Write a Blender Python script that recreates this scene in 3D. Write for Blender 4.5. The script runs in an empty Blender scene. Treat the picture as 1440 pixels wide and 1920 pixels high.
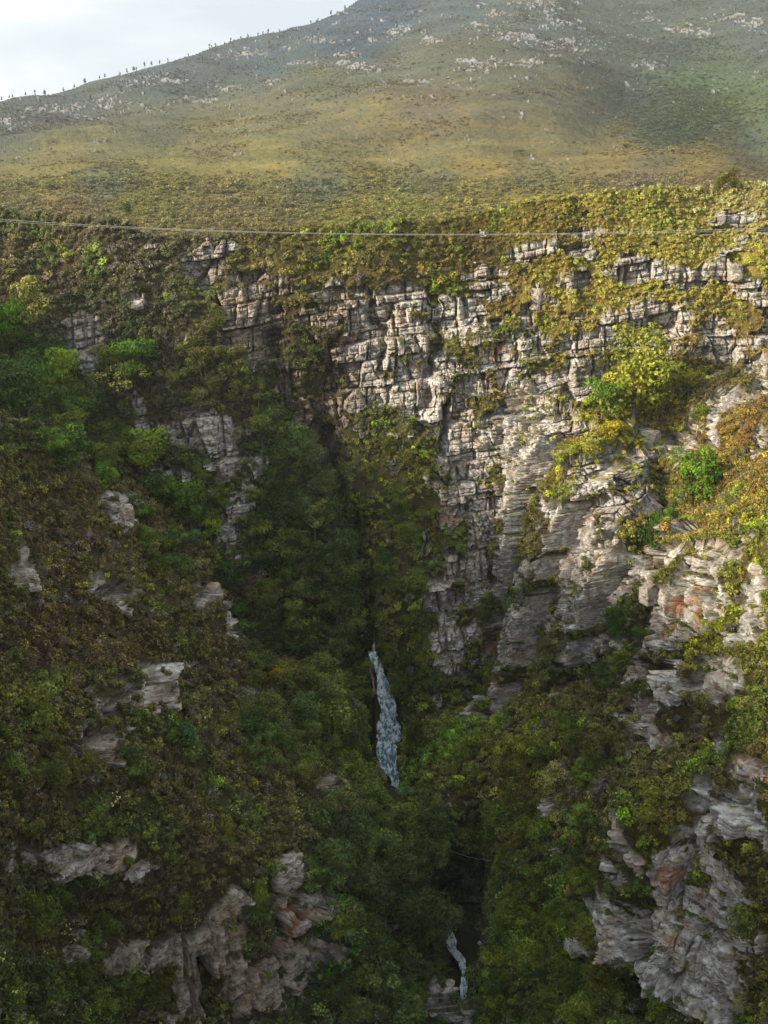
import bpy, math, random
import numpy as np
from mathutils import Vector

# ------------------------------------------------------------------ camera, sky, sun, exposure
sc = bpy.context.scene
COL = sc.collection
FPX, PITCH = 2059.0, math.radians(19.0)          # focal length in photo pixels (1440 x 1920), downward pitch
cam_d = bpy.data.cameras.new("camera"); cam = bpy.data.objects.new("camera", cam_d); COL.objects.link(cam)
cam_d.sensor_width = 36.0; cam_d.lens = 36.0 * FPX / 1920.0
cam_d.clip_start = 0.5; cam_d.clip_end = 12000.0
cam.location = (0, 0, 0); cam.rotation_euler = (math.radians(90) - PITCH, 0, 0)
sc.camera = cam
sc.view_settings.view_transform = 'Standard'; sc.view_settings.look = 'None'
sc.view_settings.exposure = 0.75; sc.view_settings.gamma = 1.0; sc.view_settings.use_curve_mapping = False

SUN_EL, SUN_AZ = math.radians(22), math.radians(-114)     # azimuth from +Y, negative = left of view
world = bpy.data.worlds.new("World"); sc.world = world; world.use_nodes = True
nt = world.node_tree; nt.nodes.clear(); N = nt.nodes.new; L = nt.links.new
wo = N('ShaderNodeOutputWorld'); bg = N('ShaderNodeBackground'); bg.inputs['Strength'].default_value = 0.082
sky = N('ShaderNodeTexSky'); sky.sky_type = 'NISHITA'; sky.sun_disc = False
sky.sun_elevation = SUN_EL; sky.sun_rotation = SUN_AZ
tc = N('ShaderNodeTexCoord'); mp = N('ShaderNodeMapping'); mp.inputs['Scale'].default_value = (1, 1, 3.2)
nz = N('ShaderNodeTexNoise'); nz.inputs['Scale'].default_value = 3.1; nz.inputs['Detail'].default_value = 7
nz.inputs['Roughness'].default_value = 0.52
mp.inputs['Location'].default_value = (0.35, 0.1, 0.62)
rp = N('ShaderNodeValToRGB')
rp.color_ramp.elements[0].position = 0.36; rp.color_ramp.elements[0].color = (5.6, 6.3, 6.9, 1)
rp.color_ramp.elements[1].position = 0.60; rp.color_ramp.elements[1].color = (8.3, 8.6, 8.8, 1)
nz2 = N('ShaderNodeTexNoise'); nz2.inputs['Scale'].default_value = 2.0; nz2.inputs['Detail'].default_value = 4
cov = N('ShaderNodeMapRange'); cov.inputs['From Min'].default_value = 0.30; cov.inputs['From Max'].default_value = 0.5
cov.inputs['To Min'].default_value = 0.75; cov.inputs['To Max'].default_value = 1.0
mx = N('ShaderNodeMix'); mx.data_type = 'RGBA'
L(tc.outputs['Generated'], mp.inputs['Vector']); L(mp.outputs['Vector'], nz.inputs['Vector']); L(mp.outputs['Vector'], nz2.inputs['Vector'])
L(nz.outputs['Fac'], rp.inputs['Fac']); L(nz2.outputs['Fac'], cov.inputs['Value'])
L(cov.outputs['Result'], mx.inputs['Factor']); L(sky.outputs['Color'], mx.inputs['A']); L(rp.outputs['Color'], mx.inputs['B'])
sx = N('ShaderNodeSeparateXYZ'); zr = N('ShaderNodeMapRange'); zr.inputs['From Min'].default_value = 0.0; zr.inputs['From Max'].default_value = 1.0
zr.inputs['To Min'].default_value = 0.92; zr.inputs['To Max'].default_value = 1.15      # an overcast sky is brighter overhead
L(tc.outputs['Generated'], sx.inputs['Vector']); L(sx.outputs['Z'], zr.inputs['Value'])
vm = N('ShaderNodeVectorMath'); vm.operation = 'SCALE'; L(mx.outputs['Result'], vm.inputs[0]); L(zr.outputs['Result'], vm.inputs['Scale'])
L(vm.outputs['Vector'], bg.inputs['Color']); L(bg.outputs['Background'], wo.inputs['Surface'])

sun_d = bpy.data.lights.new("sun", 'SUN'); sun = bpy.data.objects.new("sun", sun_d); COL.objects.link(sun)
sun_d.energy = 5.0; sun_d.angle = math.radians(6.0); sun_d.color = (1.0, 0.86, 0.66)
sv = Vector((math.sin(SUN_AZ) * math.cos(SUN_EL), math.cos(SUN_AZ) * math.cos(SUN_EL), math.sin(SUN_EL)))
sun.rotation_euler = sv.to_track_quat('Z', 'Y').to_euler(); sun.location = sv * 300

# ------------------------------------------------------------------ helpers
rng = np.random.default_rng(7)
CT, ST = math.cos(PITCH), math.sin(PITCH)

def ray(u, v):
    a = (np.asarray(u, float) - 720) / FPX; b = (960 - np.asarray(v, float)) / FPX
    return np.stack([a, CT + b * ST, -ST + b * CT], -1)
def proj(P):
    P = np.asarray(P, float); d = P[..., 1] * CT - P[..., 2] * ST
    up = P[..., 1] * ST + P[..., 2] * CT
    return 720 + FPX * P[..., 0] / d, 960 - FPX * up / d, d

def hsh(ix, iy, iz, seed):
    h = (ix.astype(np.int64) * 374761393 + iy.astype(np.int64) * 668265263 + iz.astype(np.int64) * 2147483647 + seed * 974634777) & 0xffffffff
    h = ((h ^ (h >> 13)) * 1274126177) & 0xffffffff
    h = ((h ^ (h >> 16)) * 2246822519) & 0xffffffff
    return ((h ^ (h >> 15)) & 0xffffff) / float(0xffffff)
def vn(x, y, z, seed=0):
    ix, iy, iz = np.floor(x), np.floor(y), np.floor(z)
    fx, fy, fz = x - ix, y - iy, z - iz
    fx, fy, fz = [f * f * (3 - 2 * f) for f in (fx, fy, fz)]
    r = 0
    for a in (0, 1):
        wa = fx if a else 1 - fx
        for b in (0, 1):
            wb = fy if b else 1 - fy
            for c in (0, 1):
                wc = fz if c else 1 - fz
                r = r + hsh(ix + a, iy + b, iz + c, seed) * wa * wb * wc
    return r * 2 - 1
def fbm(x, y, z, s, o=4, seed=0, g=0.5):
    r = 0; a = 1; t = 0
    for i in range(o):
        r = r + a * vn(x / s + 17.3 * i, y / s + 9.1 * i, z / s + 3.7 * i, seed + i); t += a; a *= g; s *= 0.49
    return r / t
def blocks(x, y, z, w, h, seed, jit=0.85):
    """bedded blocks: strata of thickness h cut by joints about w apart -> random value, joint distance, bed distance"""
    zz = z / h; zz = zz + 0.45 * vn(zz * 0.9, zz * 0, zz * 0, seed + 5)
    k = np.floor(zz); fz = zz - k
    X = x / w + hsh(k, k * 0, k * 0, seed + 1) * 31; Y = y / w + hsh(k, k * 0, k * 0, seed + 2) * 31
    ix, iy = np.floor(X), np.floor(Y); f1 = np.full(X.shape, 9.0); f2 = f1.copy(); rid = np.zeros(X.shape)
    for a in (-1, 0, 1):
        for b in (-1, 0, 1):
            cx, cy = ix + a, iy + b
            px = cx + 0.5 + jit * (hsh(cx, cy, k, seed + 3) - 0.5); py = cy + 0.5 + jit * (hsh(cx, cy, k, seed + 4) - 0.5)
            d = np.hypot(X - px, Y - py); nr = d < f1
            f2 = np.where(nr, f1, np.minimum(f2, d)); rid = np.where(nr, hsh(cx, cy, k, seed + 9), rid); f1 = np.where(nr, d, f1)
    return rid, f2 - f1, np.minimum(fz, 1 - fz)
def sstep(a, b, x):
    t = np.clip((x - a) / (b - a), 0, 1); return t * t * (3 - 2 * t)

def tps(pts):
    """thin-plate spline of 1/t through (u, v, Y) control points (exact for planes)"""
    p = np.array(pts, float); uv = p[:, :2] / 500.0
    t = p[:, 2] / ray(p[:, 0], p[:, 1])[:, 1]; w = 100.0 / t; n = len(p)
    def K(a, b):
        r2 = ((a[:, None, :] - b[None]) ** 2).sum(-1) + 1e-9
        return 0.5 * r2 * np.log(r2)
    A = np.zeros((n + 3, n + 3)); A[:n, :n] = K(uv, uv) + np.eye(n) * 2e-4
    A[:n, n] = 1; A[:n, n + 1:] = uv; A[n, :n] = 1; A[n + 1:, :n] = uv.T
    s = np.linalg.solve(A, np.r_[w, 0, 0, 0])
    def f(u, v):
        q = np.stack([u.ravel(), v.ravel()], 1) / 500.0
        return 100.0 / np.clip((K(q, uv) @ s[:n] + s[n] + q @ s[n + 1:]), 0.5 if p[:, 2].max() < 700 else 0.04, 3).reshape(u.shape) ** 1
    def g(u, v):
        out = np.empty(u.shape)
        for i in range(u.shape[0]): out[i] = f(u[i], v[i])
        return out
    return g
def in_poly(u, v, poly):
    r = np.zeros(u.shape, bool); n = len(poly)
    for i in range(n):
        x1, y1 = poly[i]; x2, y2 = poly[(i + 1) % n]
        if y1 == y2: continue
        c = ((y1 > v) != (y2 > v)) & (u < (x2 - x1) * (v - y1) / (y2 - y1) + x1); r ^= c
    return r
def new_mesh(name, V, F, attrs=None, mats=(), smooth=False):
    V = np.ascontiguousarray(V, np.float32); F = np.ascontiguousarray(F, np.int32)
    me = bpy.data.meshes.new(name); me.vertices.add(len(V)); me.vertices.foreach_set('co', V.ravel())
    k = F.shape[1]; me.loops.add(F.size); me.loops.foreach_set('vertex_index', F.ravel())
    me.polygons.add(len(F)); me.polygons.foreach_set('loop_start', np.arange(len(F), dtype=np.int32) * k)
    try: me.polygons.foreach_set('loop_total', np.full(len(F), k, np.int32))
    except Exception: pass
    me.update(calc_edges=True)
    me.polygons.foreach_set('use_smooth', np.full(len(F), smooth, bool))
    for nm, arr in (attrs or {}).items():
        arr = np.asarray(arr, np.float32)
        if arr.ndim == 1: a = me.attributes.new(nm, 'FLOAT', 'POINT'); a.data.foreach_set('value', arr)
        else:
            if arr.shape[1] == 3: arr = np.c_[arr, np.ones(len(arr), np.float32)]
            a = me.attributes.new(nm, 'FLOAT_COLOR', 'POINT'); a.data.foreach_set('color', arr.ravel())
    for m in mats: me.materials.append(m)
    return me
def link(name, data, parent=None, **props):
    o = bpy.data.objects.new(name, data); COL.objects.link(o)
    if parent: o.parent = parent
    for k, v in props.items(): o[k] = v
    return o
def grid_faces(nr, nc, keep=None):
    i = np.arange(nr * nc).reshape(nr, nc)
    F = np.stack([i[:-1, :-1], i[1:, :-1], i[1:, 1:], i[:-1, 1:]], -1)
    return F[keep] if keep is not None else F.reshape(-1, 4)

# ------------------------------------------------------------------ materials
def mat(name):
    m = bpy.data.materials.new(name); m.use_nodes = True; n = m.node_tree; n.nodes.clear()
    o = n.nodes.new('ShaderNodeOutputMaterial'); return m, n, o
class NB:
    def __init__(s, t): s.t = t
    def n(s, ty, **kw):
        x = s.t.nodes.new(ty)
        for k, v in kw.items():
            if hasattr(x, k): setattr(x, k, v)
        return x
    def l(s, a, b): s.t.links.new(a, b)
    def noise(s, vec, scale, det=4, rough=0.55):
        x = s.n('ShaderNodeTexNoise'); x.inputs['Scale'].default_value = scale; x.inputs['Detail'].default_value = det
        x.inputs['Roughness'].default_value = rough; s.l(vec, x.inputs['Vector']); return x.outputs['Fac']
    def rng(s, val, a, b, c=0.0, d=1.0):
        x = s.n('ShaderNodeMapRange'); x.interpolation_type = 'SMOOTHSTEP'
        for k, q in zip(('From Min', 'From Max', 'To Min', 'To Max'), (a, b, c, d)): x.inputs[k].default_value = q
        s.l(val, x.inputs['Value']); return x.outputs['Result']
    def mix(s, f, a, b, mode='MIX'):
        x = s.n('ShaderNodeMix'); x.data_type = 'RGBA'; x.blend_type = mode
        for nm, q in (('Factor', f), ('A', a), ('B', b)):
            if isinstance(q, (int, float)): x.inputs[nm].default_value = q
            elif isinstance(q, tuple): x.inputs[nm].default_value = (*q, 1)
            else: s.l(q, x.inputs[nm])
        return x.outputs['Result']
    def math(s, op, a, b=None):
        x = s.n('ShaderNodeMath'); x.operation = op
        for i, q in enumerate((a, b)):
            if q is None: continue
            if isinstance(q, (int, float)): x.inputs[i].default_value = q
            else: s.l(q, x.inputs[i])
        return x.outputs[0]
    def attr(s, name, ty='GEOMETRY'):
        x = s.n('ShaderNodeAttribute'); x.attribute_name = name; x.attribute_type = ty; return x
    def scaled(s, vec, sc_):
        x = s.n('ShaderNodeMapping'); x.inputs['Scale'].default_value = sc_; s.l(vec, x.inputs['Vector']); return x.outputs['Vector']

def rock_colour(b, pos, rust, far=False):
    big = b.noise(b.scaled(pos, (0.10, 0.10, 0.22)), 1.0, 5, .6)
    med = b.noise(b.scaled(pos, (0.5, 0.5, 1.1)), 1.0, 6, .65)
    fin = b.noise(b.scaled(pos, (1.3, 1.3, 4.2)), 1.0, 6, .68)
    c = b.mix(b.rng(big, .38, .62), (0.37, 0.36, 0.35), (0.53, 0.49, 0.42))
    c = b.mix(b.rng(med, .46, .64, 0, .8), c, (0.20, 0.18, 0.16))
    c = b.mix(b.rng(b.noise(b.scaled(pos, (.8, .8, 1.0)), 1.0, 5, .6), .49, .60, 0, .85), c, (0.66, 0.655, 0.63))
    ru = b.noise(b.scaled(pos, (0.22, 0.22, 0.3)), 1.0, 4, .6)
    c = b.mix(b.math('MULTIPLY', b.rng(ru, .50, .62), rust), c, (0.40, 0.20, 0.115))
    st = b.noise(b.scaled(pos, (1.1, 1.1, 0.12)), 1.0, 4, .6)                 # vertical water stains
    c = b.mix(b.rng(st, .56, .70, 0, .6), c, (0.105, 0.095, 0.09))
    li = b.noise(b.scaled(pos, (0.7, 0.7, 0.9)), 1.3, 6, .7)                  # lichen
    c = b.mix(b.rng(li, .56, .64, 0, .7), c, (0.36, 0.33, 0.08))
    c = b.mix(b.rng(fin, .53, .62, 0, .75), c, (0.10, 0.085, 0.07))             # bedding cracks, dirt in them
    return c, fin, med
def make_rock_ground(name, far=False):
    m, t, o = mat(name); b = NB(t); geo = b.n('ShaderNodeNewGeometry'); pos = geo.outputs['Position']
    rk = b.attr('rock').outputs['Fac']; gc = b.attr('gcol').outputs['Color']; ru = b.attr('rust').outputs['Fac']
    if far:
        s1 = b.noise(b.scaled(pos, (0.035, 0.06, 0.10)), 1.0, 6, .6); s2 = b.noise(b.scaled(pos, (0.16, 0.22, 0.3)), 1.0, 6, .7)
        c = b.mix(b.rng(s2, .35, .65, 0, .75), gc, b.mix(1.0, gc, (0.50, 0.55, 0.62), 'MULTIPLY'))
        c = b.mix(b.rng(s1, .45, .65, 0, .55), c, b.mix(1.0, gc, (1.30, 1.1, 0.75), 'MULTIPLY'))
        rc = b.mix(b.rng(s2, .35, .65), (0.16, 0.16, 0.165), (0.29, 0.285, 0.29)); hgt = s2; dist = 2.2
    else:
        s2 = b.noise(pos, 1.7, 6, .7); s1 = b.noise(pos, 0.35, 4, .6)
        c = b.mix(b.rng(s2, .35, .62, 0, .8), gc, b.mix(1.0, gc, (0.45, 0.42, 0.4), 'MULTIPLY'))
        c = b.mix(b.rng(s1, .5, .62, 0, .5), c, (0.085, 0.068, 0.036))
        rc, fin, med = rock_colour(b, pos, ru); rc = b.mix(b.attr('stain_shade').outputs['Fac'], rc, b.mix(1.0, rc, (.50, .42, .34), 'MULTIPLY'))
        hgt = b.math('ADD', b.math('MULTIPLY', fin, -0.6), b.math('MULTIPLY', med, 0.5)); dist = 0.55
    c = b.mix(rk, c, rc)
    bs = b.n('ShaderNodeBsdfPrincipled'); b.l(c, bs.inputs['Base Color']); bs.inputs['Roughness'].default_value = 0.9
    bs.inputs['Specular IOR Level'].default_value = 0.2
    bu = b.n('ShaderNodeBump'); bu.inputs['Strength'].default_value = 0.8; bu.inputs['Distance'].default_value = dist
    b.l(hgt, bu.inputs['Height']); b.l(bu.outputs['Normal'], bs.inputs['Normal']); b.l(bs.outputs['BSDF'], o.inputs['Surface'])
    return m
M_GORGE = make_rock_ground('sandstone_and_soil'); M_HILL = make_rock_ground('mountain_heath', True)

def make_leaf():
    m, t, o = mat('foliage'); b = NB(t)
    lc = b.attr('lc'); oi = b.n('ShaderNodeObjectInfo')
    ti = b.attr('tint', 'INSTANCER').outputs['Color']; fl = b.attr('inst', 'INSTANCER').outputs['Fac']
    base = b.mix(fl, oi.outputs['Color'], ti)
    c = b.mix(lc.outputs['Alpha'], b.mix(1.0, base, lc.outputs['Color'], 'MULTIPLY'), lc.outputs['Color'])
    d = b.n('ShaderNodeBsdfPrincipled'); b.l(c, d.inputs['Base Color']); d.inputs['Roughness'].default_value = 0.6
    d.inputs['Specular IOR Level'].default_value = 0.25
    tr = b.n('ShaderNodeBsdfTranslucent'); b.l(b.mix(1.0, c, (1.15, 1.2, 0.6), 'MULTIPLY'), tr.inputs['Color'])
    ms = b.n('ShaderNodeMixShader'); ms.inputs[0].default_value = 0.2
    b.l(d.outputs['BSDF'], ms.inputs[1]); b.l(tr.outputs['BSDF'], ms.inputs[2]); b.l(ms.outputs[0], o.inputs['Surface'])
    return m
M_LEAF = make_leaf()
def simple(name, col, rough=0.8, nscale=6, col2=None, spec=0.3):
    m, t, o = mat(name); b = NB(t); tcn = b.n('ShaderNodeTexCoord')
    c = b.mix(b.rng(b.noise(tcn.outputs['Object'], nscale, 4, .6), .35, .65), col, col2 or tuple(q * 0.55 for q in col))
    bs = b.n('ShaderNodeBsdfPrincipled'); b.l(c, bs.inputs['Base Color']); bs.inputs['Roughness'].default_value = rough
    bs.inputs['Specular IOR Level'].default_value = spec
    b.l(bs.outputs['BSDF'], o.inputs['Surface']); return m
M_BARK = simple('bark', (0.16, 0.13, 0.10)); M_PALE = simple('pale_bark', (0.36, 0.33, 0.28))
M_CABLE = simple('cable_steel', (0.55, 0.55, 0.54), .4, 2, (0.45, 0.45, 0.44))
def make_boulder():
    m, t, o = mat('weathered_stone'); b = NB(t); tcn = b.n('ShaderNodeTexCoord'); pos = tcn.outputs['Object']
    n1 = b.noise(pos, 1.4, 6, .65); n2 = b.noise(pos, 4.0, 6, .7)
    c = b.mix(b.rng(n1, .38, .6), (0.50, 0.48, 0.46), (0.33, 0.30, 0.29)); c = b.mix(b.rng(n2, .55, .68, 0, .8), c, (0.14, 0.12, 0.10))
    bs = b.n('ShaderNodeBsdfPrincipled'); b.l(c, bs.inputs['Base Color']); bs.inputs['Roughness'].default_value = .9
    bu = b.n('ShaderNodeBump'); bu.inputs['Strength'].default_value = .7; bu.inputs['Distance'].default_value = .15
    b.l(n2, bu.inputs['Height']); b.l(bu.outputs['Normal'], bs.inputs['Normal']); b.l(bs.outputs['BSDF'], o.inputs['Surface'])
    return m
M_STONE = make_boulder()
def make_water():
    m, t, o = mat('white_water'); b = NB(t); geo = b.n('ShaderNodeNewGeometry'); pos = geo.outputs['Position']
    fo = b.noise(b.scaled(pos, (1.7, 0.55, 1.2)), 1.0, 8, .72); f = b.math('ADD', fo, b.math('MULTIPLY', b.attr('foam').outputs['Fac'], .16))
    fm = b.rng(f, .50, .72)
    c = b.mix(fm, (0.055, 0.14, 0.18), (0.80, 0.90, 0.94))
    bs = b.n('ShaderNodeBsdfPrincipled'); b.l(c, bs.inputs['Base Color']); b.l(b.rng(fm, 0, 1, .12, .8), bs.inputs['Roughness'])
    bu = b.n('ShaderNodeBump'); bu.inputs['Strength'].default_value = .6; bu.inputs['Distance'].default_value = .35
    b.l(fo, bu.inputs['Height']); b.l(bu.outputs['Normal'], bs.inputs['Normal']); b.l(bs.outputs['BSDF'], o.inputs['Surface'])
    return m
M_WATER = make_water()

# ------------------------------------------------------------------ the lie of the land: control points (photo u, photo v, metres ahead)
LF = [(-900, 430, 165), (-900, 800, 78), (-300, 430, 230), (0, 405, 300), (0, 430, 290), (120, 425, 310), (250, 440, 330), (300, 470, 338), (350, 520, 345), (430, 640, 335), (520, 760, 310),
      (600, 870, 288), (690, 1050, 250), (700, 1200, 212), (695, 1440, 168), (0, 600, 222), (200, 600, 262), (0, 780, 180), (-300, 800, 120),
      (300, 700, 268), (350, 800, 245), (425, 800, 243), (440, 860, 246), (480, 860, 268), (300, 860, 215), (200, 850, 190), (400, 960, 205), (430, 960, 205), (450, 1050, 200),
      (470, 960, 232), (480, 1060, 222), (560, 950, 262), (560, 1100, 225), (600, 1250, 188), (500, 1200, 190), (420, 1000, 200), (300, 1000, 178)]
LN = [(-900, 780, 52), (-900, 1500, 33), (-900, 2080, 25), (-300, 780, 78), (0, 800, 122), (100, 860, 130), (200, 940, 138), (380, 1100, 143), (420, 1200, 142), (0, 1000, 108), (0, 1200, 94), (0, 1500, 78),
      (0, 1590, 75), (-300, 1500, 48), (0, 1920, 62), (-300, 2080, 36), (200, 1200, 114), (400, 1300, 130), (560, 1280, 150), (620, 1400, 146), (680, 1440, 152), (300, 1500, 98), (560, 1500, 122),
      (760, 1500, 146), (820, 1600, 136), (835, 1660, 132), (810, 1760, 127), (820, 1920, 113), (700, 1600, 125), (700, 1900, 106), (830, 2080, 101),
      (100, 1590, 80), (100, 1690, 81.5), (300, 1610, 91), (500, 1620, 100), (300, 1720, 91), (500, 1700, 98.5), (510, 1790, 98), (560, 1650, 103), (560, 1800, 102), (640, 1760, 106), (640, 1640, 114), (660, 1800, 108),
      (500, 1890, 97), (430, 1650, 95.5), (430, 1900, 94), (380, 1800, 92.5), (360, 1900, 91.5), (200, 1780, 85.5), (200, 1900, 84.5), (620, 1860, 105), (300, 1400, 103), (250, 1300, 107)]
RM = [(2300, 335, 175), (2300, 600, 108), (2300, 1000, 60), (2300, 1900, 36), (200, 460, 430), (360, 455, 430), (360, 480, 412), (360, 560, 408), (420, 560, 412), (600, 530, 398), (440, 680, 408), (600, 800, 348), (500, 600, 408), (550, 700, 385), (600, 450, 425), (800, 440, 425), (700, 500, 390),
      (900, 420, 430), (1100, 385, 430), (1440, 355, 345), (1700, 340, 250), (1440, 400, 318), (1250, 440, 350),
      (610, 620, 372), (620, 760, 352), (655, 560, 326), (655, 770, 322), (750, 560, 308), (750, 760, 296), (800, 640, 290), (780, 900, 268), (760, 1050, 246), (740, 1200, 218), (690, 1000, 266), (640, 880, 300),
      (715, 1230, 207), (735, 1330, 186), (745, 1480, 163), (850, 1700, 138), (862, 1920, 117), (862, 2080, 106),
      (800, 1300, 192), (800, 1480, 157), (900, 1500, 145), (900, 1700, 126), (1000, 1700, 112), (1000, 1900, 99), (1100, 1850, 92), (1000, 2080, 88),
      (1040, 560, 285), (950, 560, 300), (1000, 480, 350), (880, 500, 350), (1250, 480, 320), (1250, 560, 262), (1440, 540, 240), (1700, 600, 170), (1440, 700, 190),
      (1200, 700, 215), (1250, 800, 190), (1350, 800, 178), (1440, 850, 158), (1290, 950, 165), (1200, 1050, 158), (1300, 1000, 152), (1150, 1200, 152), (1150, 1330, 134),
      (1440, 1000, 130), (1700, 1000, 90), (1100, 1500, 118), (1050, 1450, 130), (1100, 1600, 106), (1180, 1800, 88), (600, 1300, 190), (600, 1500, 160), (650, 1700, 140), (700, 1900, 118)]
# the main sandstone buttress on the right, the face between the two gullies
RB = [(880, 655, 216), (850, 720, 212), (835, 850, 209), (825, 1000, 206), (825, 1250, 199), (940, 620, 222), (1000, 690, 200), (1050, 800, 185), (900, 800, 200), (950, 1000, 186), (930, 1200, 182),
      (1000, 1290, 166), (1100, 640, 214), (1130, 600, 225), (1100, 870, 174), (1200, 860, 180), (1200, 1000, 160), (1060, 1000, 170), (1100, 1150, 158), (1200, 1150, 149), (900, 1300, 180), (1300, 700, 205), (1300, 600, 225)]
RR = [(2300, 1100, 52), (1210, 1080, 126), (1215, 1230, 121), (1440, 1000, 112), (1440, 1230, 98), (1320, 1080, 117), (1290, 1000, 124), (1320, 1230, 110), (1700, 1100, 76)]
RN = [(2300, 1200, 43), (2300, 1900, 34), (1260, 1240, 98), (1260, 1330, 94), (1440, 1230, 88), (1700, 1200, 62), (1100, 1480, 100), (1180, 1330, 106), (1300, 1400, 90), (1440, 1400, 80), (1190, 1500, 88), (1290, 1480, 83), (1290, 1600, 80.5), (1300, 1860, 77.5), (1210, 1650, 82.5), (1225, 1760, 80.5), (1210, 1880, 79.5), (1150, 1600, 90), (1120, 1780, 90),
      (1440, 1500, 75), (1440, 1600, 73), (1440, 1900, 69), (1700, 1900, 52), (1300, 1700, 79.5), (1400, 1750, 73), (1200, 2080, 76), (1110, 1700, 94)]
POLY_LF = [(-1100, 300), (-1100, 1600), (520, 1600), (700, 1500), (690, 1440), (702, 1230), (696, 1120), (672, 1040), (655, 960), (605, 872), (570, 800), (520, 755), (470, 690), (425, 640), (408, 580), (352, 530), (330, 498), (285, 462), (240, 434), (150, 420), (0, 405), (-1100, 360)]
POLY_LN = [(-1100, 700), (0, 795), (60, 845), (150, 905), (215, 950), (232, 985), (330, 1065), (385, 1095), (418, 1180), (425, 1235), (480, 1262), (560, 1265), (650, 1330), (690, 1440), (765, 1490), (800, 1560), (838, 1640), (815, 1690), (822, 1760), (812, 1830), (826, 1920), (826, 2200), (-1100, 2200)]
POLY_RB = [(905, 648), (872, 672), (852, 760), (846, 830), (815, 900), (806, 1000), (838, 1100), (842, 1190), (806, 1270), (850, 1360), (1000, 1330), (1160, 1290), (1230, 1150), (1235, 900), (1330, 760), (1300, 590), (1130, 575), (1050, 620)]
POLY_RR = [(1270, 990), (1212, 1078), (1216, 1230), (1290, 1260), (2600, 1250), (2600, 900), (1400, 985)]
POLY_RN = [(1252, 1240), (1255, 1330), (1185, 1360), (1180, 1440), (1120, 1500), (1140, 1560), (1165, 1640), (1090, 1780), (1180, 1830), (1205, 1900), (1190, 2200), (2600, 2200), (2600, 1180), (1400, 1225)]
POLY_TOP = [(-1100, 372), (0, 393), (120, 410), (230, 420), (285, 448), (345, 448), (420, 440), (600, 428), (700, 425), (840, 412), (980, 384), (1120, 366), (1300, 352), (1440, 345), (2600, 325), (2600, 2300), (-1100, 2300)]

def axis(a, b, c, d, fine, coarse):
    s = np.arange(b, c, fine)
    return np.r_[np.arange(a, b, coarse), s, np.arange(c, d, coarse)]
us = axis(-900, -6, 1446, 2320, 1.55, 8.0); vs = axis(300, 344, 1926, 2110, 1.55, 7.0)
U, V = np.meshgrid(us, vs)
cu = np.arange(-930, 2360, 12.0); cv = np.arange(290, 2130, 12.0); CU, CV = np.meshgrid(cu, cv)
def upsample(C):
    fu = (us - cu[0]) / 12; fv = (vs - cv[0]) / 12; iu = np.clip(fu.astype(int), 0, len(cu) - 2); iv = np.clip(fv.astype(int), 0, len(cv) - 2)
    fu = (fu - iu)[None]; fv = (fv - iv)[:, None]
    a = C[iv][:, iu]; b_ = C[iv][:, iu + 1]; c = C[iv + 1][:, iu]; d = C[iv + 1][:, iu + 1]
    return (a * (1 - fu) + b_ * fu) * (1 - fv) + (c * (1 - fu) + d * fu) * fv
R_ = ray(U, V)
def field(pts):
    T = tps(pts)(CU, CV); T = upsample(T)
    P = R_ * T[..., None]
    du = np.gradient(P, axis=1); dv = np.gradient(P, axis=0); n = np.cross(du, dv); n /= np.linalg.norm(n, axis=-1, keepdims=True) + 1e-9
    n *= np.where((n * R_).sum(-1, keepdims=True) > 0, -1, 1)
    return P, n
# jagged outlines: the polygons are read through a noisy warp
WU = U + 9 * fbm(U, V, U * 0, 60, 4, 11); WV = V + 7 * fbm(U, V, U * 0, 55, 4, 23)
P, NRM = field(RM)
LAY = np.zeros(U.shape, int)
for k, (pts, poly) in enumerate(((RB, POLY_RB), (RR, POLY_RR), (RN, POLY_RN), (LF, POLY_LF), (LN, POLY_LN))):
    p, n = field(pts); m_ = in_poly(WU, WV, poly)
    if k == 0:      # the buttress melts into the slope above and on its right, and ends sharply on its left
        soft = sstep(575, 640, V) * (1 - sstep(1180, 1290, U)) * (1 - sstep(1270, 1350, V)); m_ = m_ * soft
    if k == 1: m_ = m_ * sstep(950, 1040, V)
    if k == 4: pass
    m_ = m_.astype(float)[..., None]; P = P * (1 - m_) + p * m_; NRM = NRM * (1 - m_) + n * m_
    LAY[m_[..., 0] > .5] = k + 1
NRM /= np.linalg.norm(NRM, axis=-1, keepdims=True) + 1e-9

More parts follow.
